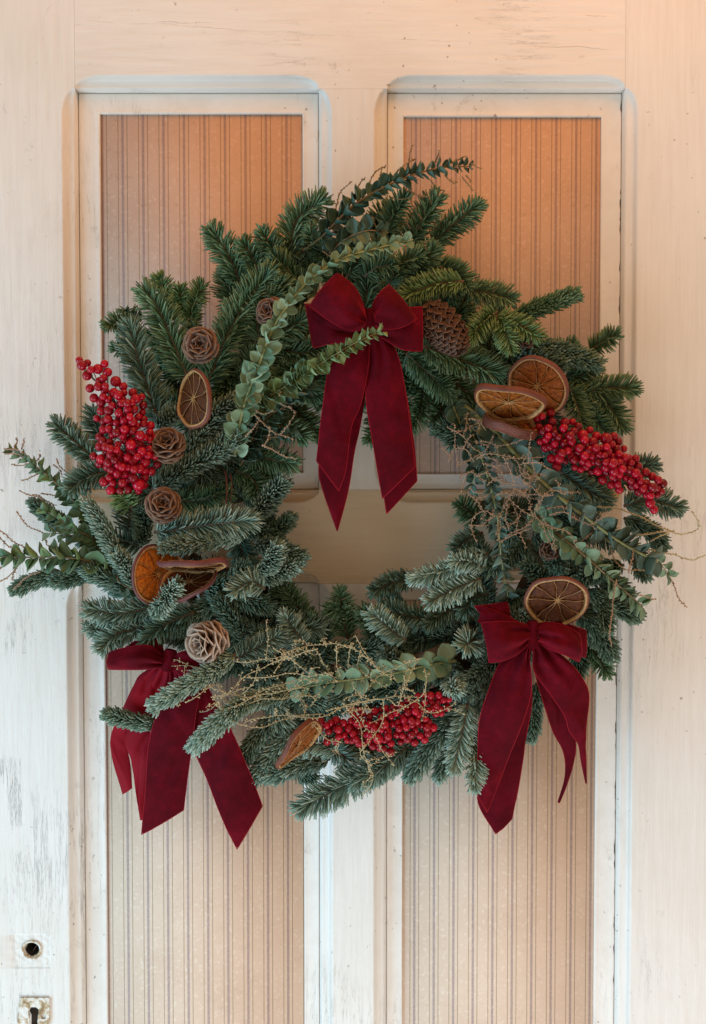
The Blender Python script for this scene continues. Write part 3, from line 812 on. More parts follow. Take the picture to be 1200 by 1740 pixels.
while made < 116 and tries < 4000:
    tries += 1
    th = (made * 2.399963 + fr.normal(0, 0.1)) % (2 * math.pi)
    rad = fr.uniform(190, 420)
    bx, by = RC[0] + rad * math.cos(th), RC[1] + rad * math.sin(th)
    if not inpoly(np.array([bx]), np.array([by]), OUT)[0] or inpoly(np.array([bx]), np.array([by]), HB)[0]: continue
    dirn = th + (math.pi if rad < 290 and fr.random() < 0.5 else 0) + fr.normal(0.6, 0.7)
    ln = fr.uniform(85, 135)
    tx, ty = bx + ln * math.cos(dirn), by + ln * math.sin(dirn)
    if not inpoly(np.array([tx]), np.array([ty]), OUT)[0] or inpoly(np.array([tx]), np.array([ty]), HOLE)[0]: continue
    # steer off straight lines that would cross the hole
    mx, my = (bx + tx) / 2, (by + ty) / 2
    if inpoly(np.array([mx]), np.array([my]), HB)[0]: continue
    key = ('g' if ty < 720 else 'b')
    if ty > 1000 and fr.random() < 0.4: key = 's'
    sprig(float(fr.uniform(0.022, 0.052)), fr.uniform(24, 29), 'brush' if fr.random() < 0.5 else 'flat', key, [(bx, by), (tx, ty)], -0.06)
    made += 1

# ------------------------------------------------------------------ leaves
def leaf_mesh(name, mat, point=0.0, cup=0.18, ratio=0.5, bend=0.12):
    ny, nx = 7, 5
    V = []
    for lay in (0, 1):
        for i in range(ny):
            y = i / (ny - 1)
            w = ratio * (math.sin(math.pi * min(1, max(0, y)) ** 0.82) ** (0.62 if point < 0.5 else 0.85)) if 0 < y < 1 else 0.0
            if y == 0: w = 0.06
            if y == 1: w = 0.02
            for j in range(nx):
                x = (j / (nx - 1) * 2 - 1)
                yy = y + (0.10 * point * (1 - abs(x)) if y > 0.8 else 0)
                z = cup * (x * w) ** 2 * 3.0 + bend * y * y - 0.05 * (1 - abs(x)) * (1 if 0 < y < 1 else 0)
                V.append((x * w, yy, z - 0.022 * lay))
    F = []
    n0 = ny * nx
    for i in range(ny - 1):
        for j in range(nx - 1):
            a = i * nx + j
            F.append((a, a + 1, a + nx + 1, a + nx)); F.append((n0 + a + nx, n0 + a + nx + 1, n0 + a + 1, n0 + a))
    rim = [j for j in range(nx)] + [i * nx + nx - 1 for i in range(1, ny)] + [(ny - 1) * nx + j for j in range(nx - 2, -1, -1)] + [i * nx for i in range(ny - 2, 0, -1)]
    for q in range(len(rim)):
        a, b = rim[q], rim[(q + 1) % len(rim)]
        F.append((b, a, n0 + a, n0 + b))
    me = nmesh(name, V, F); me.materials.append(mat); return me
LM = {}
for k_, m_ in LEAF.items():
    LM[k_, 0] = leaf_mesh("leaf_round", m_, 0.0, 0.25, 0.50, 0.10)
    LM[k_, 1] = leaf_mesh("leaf_pointed", m_, 1.0, 0.55, 0.44, 0.22)
    LM[k_, 2] = leaf_mesh("leaf_round_flat", m_, 0.2, 0.08, 0.54, -0.06)

def frame_mat(o, y, z, s):
    y = nrm(y); z = nrm(z - y * np.dot(z, y)); x = np.cross(y, z)
    return Matrix(((x[0] * s, y[0] * s, z[0] * s, o[0]), (x[1] * s, y[1] * s, z[1] * s, o[1]), (x[2] * s, y[2] * s, z[2] * s, o[2]), (0, 0, 0, 1)))

def leafy(root, pts, kind, shape, size, step, stem_mat, r0=2.4, side_amt=0.85, fwd=0.5, taper=0.55, start=0.04, face=0.55, seed=1, stem=True, tw=0.45):
    r = np.random.default_rng(seed)
    shapes = shape if isinstance(shape, (list, tuple)) else [shape]
    c = spline([P(*p) for p in pts], 60)
    if stem:
        v, f = tube_data(c, np.linspace(r0, r0 * 0.4, 60) * S, 7); part("stem", v, f, stem_mat, root)
    L = np.linalg.norm(np.diff(c, axis=0), axis=1); s = np.concatenate([[0], np.cumsum(L)]); tot = s[-1]
    T_all = nrm(np.gradient(c, axis=0))
    pos = start * tot; k = 0
    while pos < tot:
        u = pos / tot; sz = size * S * (1 - taper * u ** 1.6)
        o = np.array([np.interp(pos, s, c[:, q]) for q in range(3)]); T = nrm(np.array([np.interp(pos, s, T_all[:, q]) for q in range(3)]))
        N = np.array([0, -1.0, 0]); N = nrm(N - T * np.dot(N, T)); B = np.cross(T, N)
        turn = (k % 2) * math.pi / 2 + r.normal(0, 0.22)
        for sg in (1, -1):
            # pairs, every other pair turned a quarter way round the stem but kept off the very back
            ang = turn * tw if sg == 1 else math.pi - turn * tw
            sd = B * math.cos(ang) + N * math.sin(ang) * 0.9
            y = nrm(sd * side_amt + T * fwd + r.normal(0, 0.15, 3))
            z = nrm(N * face + T * (1 - face) * 0.9 - sd * 0.25 + r.normal(0, 0.18, 3))
            me = LM[kind, shapes[r.integers(len(shapes))]]
            inst("leaf", me, frame_mat(o + sd * 0.0008, y, z, sz * r.uniform(0.72, 1.16)), root)
        pos += step * S * (1 - 0.45 * taper * u); k += 1

# seeds: one little ball joined many times
_t = (1 + 5 ** 0.5) / 2
ICO = nrm(np.array([(-1, _t, 0), (1, _t, 0), (-1, -_t, 0), (1, -_t, 0), (0, -1, _t), (0, 1, _t), (0, -1, -_t), (0, 1, -_t), (_t, 0, -1), (_t, 0, 1), (-_t, 0, -1), (-_t, 0, 1)]))
ICF = np.array([(0, 11, 5), (0, 5, 1), (0, 1, 7), (0, 7, 10), (0, 10, 11), (1, 5, 9), (5, 11, 4), (11, 10, 2), (10, 7, 6), (7, 1, 8), (3, 9, 4), (3, 4, 2), (3, 2, 6), (3, 6, 8), (3, 8, 9), (4, 9, 5), (2, 4, 11), (6, 2, 10), (8, 6, 7), (9, 8, 1)])
def twig(root, pts, mat, d, seed, r=1.0, gap=5.5, stalk=4.0, sr=1.7, forks=0.0, wander=0.004):
    """one seeded twig: a thin crooked stem, its short forks, and the seeds along it"""
    g = np.random.default_rng(seed)
    q = [P(p[0], p[1], (p[2] if len(p) > 2 else d) + g.normal(0, wander)) for p in pts]
    ln = sum(np.linalg.norm(q[i + 1] - q[i]) for i in range(len(q) - 1)) / S
    n = max(10, int(ln / 3)); c = spline(q, n)
    zz_ = np.linspace(0, ln / 9.0, n); ph_ = g.uniform(0, 6.28, 3)
    c = c + np.stack([np.sin(zz_ + ph_[0]), np.sin(zz_ * 0.8 + ph_[1]), np.sin(zz_ * 1.15 + ph_[2])], 1) * 0.9 * S
    data = [tube_data(c, np.linspace(r, r * 0.55, n) * S, 5)]
    lines = [c]
    for k in range(int(forks * ln / 30)):
        i = g.integers(1, n - 1); T = nrm(c[min(i + 1, n - 1)] - c[i - 1])
        dv = nrm(T * g.uniform(0.2, 0.9) + g.normal(0, 1, 3) * np.array([1, 0.7, 1])); L = g.uniform(16, 46) * S
        m = 10; tt = np.linspace(0, 1, m)[:, None]; bend = nrm(g.normal(0, 1, 3))
        f = c[i] + dv * L * tt + bend * L * 0.6 * tt ** 2 + g.normal(0, 0.35 * S, (m, 3)) * (tt > 0)
        data.append(tube_data(f, np.linspace(r * 0.75, r * 0.5, m) * S, 4)); lines.append(f)
    sv, sf, k = [], [], 0
    for lc in lines:
        L = np.linalg.norm(np.diff(lc, axis=0), axis=1); s = np.concatenate([[0], np.cumsum(L)])
        for x in np.arange(2 * S, s[-1], gap * S):
            o = np.array([np.interp(x, s, lc[:, w]) for w in range(3)])
            dv = nrm(g.normal(0, 1, 3)); e = o + dv * stalk * S * g.uniform(0.35, 1)
            data.append(tube_data(np.array([o, e]), 0.45 * S, 3, False))
            sv.append(e + ICO * sr * S * g.uniform(0.7, 1.2)); sf.append(ICF + 12 * k); k += 1
    v, f = merge(data); st = part("seed_twig", v, f, mat, root)
    if sv:
        sd = part("seeds", np.vstack(sv), [np.concatenate(sf)], mat, st); sd["kind"] = "stuff"

def zc(x0, y0, k, pts): return [(x0 + p[0] * k, y0 + p[1] * k) + tuple(p[2:]) for p in pts]

GE = "leafy sprays woven through the wreath"
# long pale arching spray in front of the top bow
e = thing("leaf_spray", "long arching spray of round grey-green leaves passing left of the top bow", "leaf spray", P(398, 770, 0.09), GE)
leafy(e, [(398, 775, .085), (412, 700, .105), (437, 628, .13), (470, 548, .145), (520, 482, .15), (580, 440, .15), (640, 422, .145), (702, 407, .14)], 'teal', [0, 1, 0], 26, 12, M_STEMG, 3.0, 0.8, 0.55, 0.5, 0.02, 0.6, 3)
for k, p in enumerate(([(900, 770), (1050, 772), (1200, 755)], [(1000, 790), (1080, 830), (1150, 872)], [(910, 880), (1000, 970), (1130, 1022)], [(868, 800), (878, 680), (875, 590)], [(950, 1050), (1050, 1105), (1150, 1132)], [(915, 850), (960, 880), (1020, 860)], [(860, 1010), (900, 960), (930, 910)])):
    twig(e, zc(160, 440, .3, p), M_SEEDP if k else M_SEEDB, .112, 40 + k, 0.9, 4.5, 2.6, 1.5, 0.5)
# dark spray rising over the top
e = thing("leaf_spray", "dark green leafy spray rising above the wreath to the upper right", "leaf spray", P(500, 425, 0.06), GE)
leafy(e, [(490, 440, .055), (540, 408, .07), (600, 350, .08), (665, 312, .08), (735, 288, .075), (802, 282, .07)], 'dark', [1, 0], 25, 10.5, M_STEMB, 2.6, 0.85, 0.45, 0.45, 0.02, 0.45, 5)
leafy(e, [(560, 430, .07), (590, 405, .085), (625, 392, .09), (660, 396, .085)], 'dark', [0, 1], 24, 13, M_STEMB, 2.0, 0.9, 0.3, 0.2, 0.02, 0.6, 6)
for k, p in enumerate(([(545, 320), (570, 240), (620, 186)], [(640, 220), (655, 190), (672, 174)], [(680, 230), (715, 150), (757, 124)], [(790, 165), (840, 115), (882, 98)], [(850, 110), (858, 70), (866, 40)], [(960, 110), (972, 85), (976, 60)], [(1030, 110), (1060, 98), (1085, 86)], [(1100, 112), (1125, 125), (1148, 132)], [(1070, 165), (1095, 200), (1112, 228)], [(1085, 160), (1100, 180), (1100, 195)], [(940, 185), (965, 215), (1000, 228)], [(850, 225), (890, 245), (935, 248)], [(855, 250), (862, 280), (882, 294)], [(720, 200), (735, 160), (742, 125)], [(600, 330), (640, 350), (700, 370)], [(780, 250), (820, 262), (860, 255)], [(1000, 165), (1030, 190), (1045, 190)], [(700, 330), (720, 370), (760, 400)], [(500, 470), (530, 490), (560, 500)])):
    twig(e, zc(340, 230, .41667, p), M_SEEDB, .075, 60 + k, 1.1, 2.6, 1.6, 1.5)
# short sprig across the knot of the top bow
e = thing("leaf_spray", "short bright green leafy sprig lying across the knot of the top bow", "leaf spray", P(500, 655, .11), GE)
leafy(e, [(430, 690, .095), (480, 660, .115), (530, 628, .14), (585, 593, .16), (620, 575, .165), (648, 563, .165)], 'lime', 1, 21, 8.5, M_STEMG, 1.8, 0.8, 0.35, 0.35, 0.35, 0.35, 9)
leafy(e, [(430, 690, .095), (480, 660, .115), (530, 628, .14)], 'green', 1, 24, 11, M_STEMG, 1.8, 0.8, 0.35, 0.1, 0.02, 0.4, 10, False)
# deep leaves low on the inner left
e = thing("leaf_spray", "dark pointed leaves tucked in shade inside the upper left of the ring", "leaf spray", P(420, 720, .07), GE)
leafy(e, [(410, 790, .06), (440, 725, .08), (480, 690, .09), (525, 655, .09)], 'dark', 1, 27, 11, M_STEMB, 2.0, 0.9, 0.35, 0.3, 0.02, 0.5, 12)
leafy(e, [(400, 760, .06), (440, 745, .075), (475, 742, .08), (500, 735, .07)], 'dark', 1, 24, 12, M_STEMB, 1.6, 0.9, 0.35, 0.3, 0.02, 0.5, 13)
# right: thick stem of large grey-blue leaves
e = thing("leaf_spray", "thick stem of large grey-blue leaves running below the right berries", "leaf spray", P(840, 725, .09), GE)
leafy(e, [(790, 690, .075), (845, 738, .095), (900, 798, .112), (955, 848, .12), (1010, 890, .118), (1060, 925, .11), (1118, 955, .095)], 'blue', [0, 2], 34, 14.5, M_STEMG, 4.2, 0.85, 0.35, 0.25, 0.05, 0.6, 15)
R3 = lambda p: zc(740, 720, .38333, p)
for k, p in enumerate(([(720, 365), (850, 388), (1000, 460), (1060, 482)], [(890, 495), (1030, 480), (1110, 490), (1158, 470), (1162, 430), (1135, 388)], [(950, 520), (1000, 500), (1040, 480)], [(900, 550), (1050, 580), (1130, 602), (1200, 585)], [(870, 545), (940, 600), (1000, 640)])):
    twig(e, R3(p), M_SEEDY if k != 4 else M_SEEDB, .088, 90 + k, 1.2, 3.0, 2.4, 1.5)
# right lower: second stem
e = thing("leaf_spray", "grey-green leafy spray reaching the lower right edge of the wreath", "leaf spray", P(915, 880, .09), GE)
leafy(e, [(905, 868, .09), (945, 905, .112), (1000, 950, .118), (1045, 990, .108), (1092, 1030, .09)], 'teal', [0, 2], 23, 10.5, M_STEMB, 2.6, 0.85, 0.35, 0.1, 0.02, 0.6, 17)
for k, p in enumerate(([(800, 690), (790, 780), (775, 900), (780, 990)], [(780, 530), (790, 600), (850, 645), (925, 652)], [(880, 560), (860, 640), (858, 665)], [(900, 760), (940, 770), (975, 778)], [(700, 480), (650, 520), (680, 560), (740, 600)])):
    twig(e, R3(p), M_SEEDP if k != 1 else M_SEEDB, .118, 110 + k, 1.0, 3.4, 2.2, 1.4)
# right: loose drooping sprig against the door
e = thing("leaf_spray", "thin drooping sprig with few small leaves against the door at far right", "leaf spray", P(1105, 940, .05), GE)
leafy(e, [(1100, 935, .075), (1122, 958, .07), (1140, 980, .06)], 'teal', 0, 15, 10, M_SEEDP, 1.2, 0.9, 0.3, 0.1, 0.1, 0.7, 19)
twig(e, R3([(1030, 660), (1060, 730), (1085, 780), (1115, 815)]), M_SEEDP, .055, 130, 1.0, 3.0, 1.8, 1.4)
# inner right: thin hanging stem with small leaves
e = thing("leaf_spray", "thin hanging stem of small leaves along the inner right edge of the ring", "leaf spray", P(825, 790, .09), GE)
leafy(e, [(790, 705, .08), (812, 760, .1), (832, 820, .112), (846, 885, .115), (852, 950, .11), (864, 1015, .1)], 'blue', [0, 1], 21, 12.5, M_STEMG, 2.0, 0.75, 0.45, 0.1, 0.02, 0.45, 21)
leafy(e, [(770, 690, .07), (790, 740, .085), (810, 790, .095), (800, 830, .09)], 'dark', [0, 1], 25, 13, M_STEMG, 1.8, 0.85, 0.4, 0.2, 0.02, 0.5, 22)
# left: three fans of leaves
R2 = lambda p: zc(0, 740, 1 / 3, p)
e = thing("leaf_spray", "green leafy spray fanning out at the far left, highest of three", "leaf spray", P(165, 880, .07), GE)
leafy(e, [(172, 905, .06), (140, 868, .075), (105, 830, .078), (65, 795, .07), (22, 767, .055)], 'green', 1, 23, 11, M_STEMB, 2.2, 0.85, 0.45, 0.45, 0.02, 0.55, 25)
for k, p in enumerate(([(20, 65), (95, 78), (160, 120)], [(20, 90), (80, 95), (130, 110)], [(75, 60), (85, 30), (80, 12)], [(115, 70), (120, 40), (118, 15)], [(55, 150), (100, 155), (150, 140)], [(105, 225), (150, 220), (200, 195)], [(270, 150), (300, 170), (320, 200)], [(290, 120), (310, 160), (340, 190)], [(190, 130), (205, 110), (200, 95)], [(210, 300), (260, 300), (300, 310)])):
    twig(e, R2(p), M_SEEDP, .06, 140 + k, 1.0, 2.7, 1.8, 1.4)
e = thing("leaf_spray", "green leafy spray at the far left between the other two", "leaf spray", P(175, 920, .07), GE)
leafy(e, [(180, 925, .065), (140, 905, .082), (105, 885, .08), (70, 862, .07)], 'green', 1, 21, 11, M_STEMB, 2.0, 0.85, 0.45, 0.35, 0.02, 0.55, 27)
leafy(e, [(170, 930, .06), (130, 912, .078), (85, 905, .075)], 'teal', 1, 20, 12, M_STEMB, 1.8, 0.85, 0.45, 0.3, 0.02, 0.55, 28)
for k, p in enumerate(([(100, 283), (180, 310), (290, 355)], [(80, 390), (150, 462), (230, 505)], [(150, 305), (190, 300), (220, 330)], [(220, 510), (240, 550), (260, 575)])):
    twig(e, R2(p), M_SEEDP, .066, 160 + k, 1.0, 2.7, 1.8, 1.4)
e = thing("leaf_spray", "green leafy spray pointing level to the far left edge, lowest of three", "leaf spray", P(195, 965, .08), GE)
leafy(e, [(200, 972, .07), (150, 953, .092), (100, 947, .095), (50, 947, .09), (-6, 946, .08)], 'green', [1, 0], 31, 12, M_STEMB, 2.4, 0.85, 0.4, 0.35, 0.06, 0.55, 29)
leafy(e, [(210, 965, .085), (200, 985, .1), (222, 1000, .1), (235, 1005, .1)], 'dark', 0, 20, 12, M_STEMB, 1.6, 0.85, 0.4, 0.2, 0.06, 0.55, 30)
for k, p in enumerate(([(-10, 480), (60, 530), (135, 576)], [(-10, 510), (40, 560), (80, 590)], [(-10, 752), (60, 705), (95, 660)], [(68, 782), (140, 722), (205, 690)], [(60, 740), (75, 690), (110, 650)], [(-10, 690), (20, 660), (40, 640)], [(-10, 570), (30, 600), (60, 620)])):
    twig(e, R2(p), M_SEEDP, .08, 170 + k, 1.1, 2.7, 1.9, 1.4)
# bottom: leaves inside the yellow tangle
GS = "sprays of fine seeded twigs"
e = thing("seed_spray", "tangle of straw-yellow seeded twigs with a few leaves across the bottom of the wreath", "seed spray", P(760, 1125, .09), GS)
leafy(e, [(775, 1123, .085), (730, 1130, .105), (680, 1142, .12), (620, 1152, .125), (560, 1160, .125), (495, 1172, .12)], 'teal', [0, 2], 27, 19, M_STEMG, 2.2, 0.9, 0.4, 0.15, 0.05, 0.6, 31)
Q6 = lambda p: zc(300, 1080, .4, p)
YT = [[(1040, 100), (900, 130), (750, 190), (560, 185), (420, 215), (300, 260), (190, 230), (120, 140), (-20, 128)],
 [(420, 150), (480, 80), (560, 45), (650, 35), (740, 50), (800, 90), (860, 135)], [(600, 55), (430, 110), (300, 170), (215, 250), (170, 262)],
 [(620, 330), (480, 350), (380, 385), (270, 380), (200, 320), (150, 255)], [(870, 270), (740, 290), (600, 350), (480, 340), (350, 350), (280, 380)],
 [(1050, 140), (1062, 200), (1040, 260), (930, 320), (820, 372)], [(880, 270), (870, 380), (800, 470), (782, 500), (820, 560), (832, 620), (790, 685)],
 [(720, 300), (770, 360), (790, 440), (800, 520), (832, 592)], [(640, 320), (900, 262), (1010, 275), (1080, 330), (1192, 285)],
 [(758, -5), (790, 60), (850, 120)], [(250, 112), (340, 108), (430, 90), (520, 50)], [(135, 340), (230, 310), (330, 260), (480, 230), (600, 190)],
 [(560, 355), (640, 440), (705, 452)], [(1000, 110), (900, 150), (820, 210), (770, 280), (700, 330)], [(680, 40), (680, 120), (700, 170)],
 [(780, 60), (770, 130), (800, 200)], [(640, 10), (620, 20), (640, 40)], [(300, 175), (380, 180), (470, 160), (560, 170), (660, 160)],
 [(520, 250), (560, 300), (600, 260)], [(900, 270), (940, 300), (960, 240), (970, 170)], [(200, 280), (280, 290), (380, 270), (470, 265), (540, 240)],
 [(350, 120), (330, 190), (280, 250)], [(420, 60), (500, 110), (560, 160)], [(740, 30), (735, 90), (730, 150)], [(40, 280), (100, 250), (150, 215)]]
for k, p in enumerate(YT):
    twig(e, Q6(p), M_SEEDY, .135 + 0.004 * ((k * 7) % 5 - 2), 200 + k, 0.72, 5.2, 5.4, 1.4, 0.75)
e = thing("seed_spray", "tangle of pinkish tan seeded twigs on the inner right of the wreath", "seed spray", P(850, 780, .1), GS)
Q2 = lambda p: zc(760, 700, .2, p)
PT = [[(400, 190), (330, 320), (200, 400), (80, 470)], [(250, 400), (330, 360), (560, 390), (640, 540), (760, 550)], [(480, 380), (540, 520), (570, 620)],
 [(330, 590), (200, 510), (130, 600), (118, 690)], [(1010, 700), (880, 670), (790, 760), (740, 870), (820, 960), (860, 1090), (925, 1195)],
 [(400, 720), (460, 690), (620, 700), (780, 740), (900, 690)], [(430, 1100), (440, 920), (510, 730)], [(440, 1100), (580, 1040), (710, 985)],
 [(400, 890), (320, 840), (230, 880), (210, 980), (245, 1105)], [(180, 970), (360, 960)], [(520, 1010), (500, 900), (540, 780), (600, 900), (590, 1010)],
 [(690, 800), (740, 900), (690, 960)], [(610, 450), (760, 430), (885, 490)], [(870, 870), (1000, 860), (1200, 960), (1260, 1000)], [(880, 970), (1030, 1030), (1110, 1150)],
 [(0, 130), (100, 180), (220, 300), (300, 350)], [(15, 430), (40, 330), (70, 275)], [(640, 580), (720, 640), (820, 730)], [(280, 250), (400, 280), (430, 350)],
 [(350, 540), (480, 600), (600, 620), (700, 600)], [(300, 440), (420, 470), (480, 560), (440, 640)], [(560, 640), (640, 690), (700, 760), (700, 830)], [(180, 60), (270, 70), (330, 160)],
 [(850, 820), (960, 800), (1010, 860)], [(560, 560), (680, 520), (700, 620), (640, 700)], [(340, 620), (420, 560), (520, 600)], [(90, 300), (170, 330), (230, 420)], [(190, 640), (240, 690), (300, 690)], [(180, 700), (250, 760), (300, 830)]]
for k, p in enumerate(PT):
    twig(e, Q2(p), M_SEEDP, .136 + 0.004 * ((k * 7) % 5 - 2), 260 + k, 0.66, 4.0, 3.6, 1.15, 1.1)

# ------------------------------------------------------------------ cones
def scale_mesh(name, mat, wide=0.46, recurve=0.25, sides=True):
    ny, nx = 8, 7; V, tint = [], []
    for lay in (0, 1):
        for i in range(ny):
            y = i / (ny - 1); w = wide * (0.30 + 0.70 * math.sin(min(1, y * 1.15) * math.pi / 2)) * (1 if y < 0.9 else 0.72)
            for j in range(nx):
                x = j / (nx - 1) * 2 - 1
                yy = y - 0.10 * x * x * y
                z = 0.28 * (x * w) ** 2 * -1.6 + recurve * (y ** 3) * -1 + 0.10 * y
                th = 0.05 if lay else 0
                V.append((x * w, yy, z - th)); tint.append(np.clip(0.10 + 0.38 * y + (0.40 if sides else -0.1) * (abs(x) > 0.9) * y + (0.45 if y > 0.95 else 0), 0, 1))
    F = []; n0 = ny * nx
    for i in range(ny - 1):
        for j in range(nx - 1):
            a = i * nx + j; F.append((a, a + 1, a + nx + 1, a + nx)); F.append((n0 + a + nx, n0 + a + nx + 1, n0 + a + 1, n0 + a))
    rim = list(range(nx)) + [i * nx + nx - 1 for i in range(1, ny)] + [(ny - 1) * nx + j for j in range(nx - 2, -1, -1)] + [i * nx for i in range(ny - 2, 0, -1)]
    for q in range(len(rim)):
        a, b = rim[q], rim[(q + 1) % len(rim)]; F.append((b, a, n0 + a, n0 + b))
    me = nmesh(name, V, F, True, tint); me.materials.append(mat); return me
SM = scale_mesh("cone_scale", M_CONE); SML = scale_mesh("pale_cone_scale", M_CONEL, 0.5, 0.2); SMT = scale_mesh("tight_cone_scale", M_CONET, 0.95, -0.02, False)
def cone(label, px, py, d, axis, length, rad, n, me, open0, open1, seed, tip=0.35, group="cones wired into the wreath", off=0.10, size=1.0):
    """axis points from the stalk to the tip of the cone, in (right, up, towards the viewer)"""
    r = np.random.default_rng(seed)
    A = nrm(np.array([axis[0], -axis[2], axis[1]]))
    c = P(px, py, d); L = length * S; R = rad * S
    root = thing("pine_cone", label, "pine cone", c - A * L / 2, group)
    base = c - A * L / 2
    U = nrm(np.cross(A, [0.3, 0.2, 1.0])); Wv = np.cross(A, U)
    core = [base + A * L * t for t in np.linspace(0.0, 0.93, 8)]
    v, f = tube_data(core, R * np.array([0.25, .34, .38, .38, .34, .28, .2, .08]) * (1.7 if off > 0.3 else 1), 8); part("core", v, f, M_CORE, root)
    for i in range(n):
        t = (i + 0.5) / n; a = i * 2.399963
        rad_dir = U * math.cos(a) + Wv * math.sin(a)
        prof = math.sin(math.pi * (0.16 + 0.80 * t)) ** 0.75
        op = math.radians(open0 + (open1 - open0) * t + r.normal(0, 4))
        y = rad_dir * math.sin(op) + A * math.cos(op)
        z = -(rad_dir * -math.cos(op) + A * math.sin(op))
        z = rad_dir * -math.cos(op) + A * math.sin(op)
        s = R * size * (0.30 + 0.78 * prof) * r.uniform(0.92, 1.08) * (1 if t < 0.8 else 1 - (t - 0.8) * (1 - tip) * 2.5)
        o = base + A * (L * (0.04 + (0.90 if off > 0.3 else 0.80) * t)) + rad_dir * R * off * (0.35 + 0.65 * prof)
        inst("scale", me, frame_mat(o, y, z, s), root)
    return root
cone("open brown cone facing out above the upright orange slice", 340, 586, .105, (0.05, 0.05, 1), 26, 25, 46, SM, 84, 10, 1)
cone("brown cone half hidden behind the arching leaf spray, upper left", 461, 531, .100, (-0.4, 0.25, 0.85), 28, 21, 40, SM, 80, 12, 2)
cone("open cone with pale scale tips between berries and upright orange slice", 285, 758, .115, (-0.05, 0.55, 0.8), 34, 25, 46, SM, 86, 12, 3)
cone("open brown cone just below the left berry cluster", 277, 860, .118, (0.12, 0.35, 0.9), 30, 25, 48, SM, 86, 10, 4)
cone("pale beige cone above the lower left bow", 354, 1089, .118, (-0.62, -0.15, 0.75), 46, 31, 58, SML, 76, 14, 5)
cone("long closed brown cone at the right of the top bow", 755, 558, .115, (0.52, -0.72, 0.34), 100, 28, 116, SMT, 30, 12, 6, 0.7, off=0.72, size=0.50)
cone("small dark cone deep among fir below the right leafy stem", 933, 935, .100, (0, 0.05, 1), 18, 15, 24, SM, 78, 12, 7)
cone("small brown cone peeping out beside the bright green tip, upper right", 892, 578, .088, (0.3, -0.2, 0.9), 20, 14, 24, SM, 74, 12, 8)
cone("tiny brown cone peeping out above the top bow behind the leaf spray", 537, 462, .108, (0.1, 0.4, 0.9), 16, 10, 18, SM, 74, 12, 9)

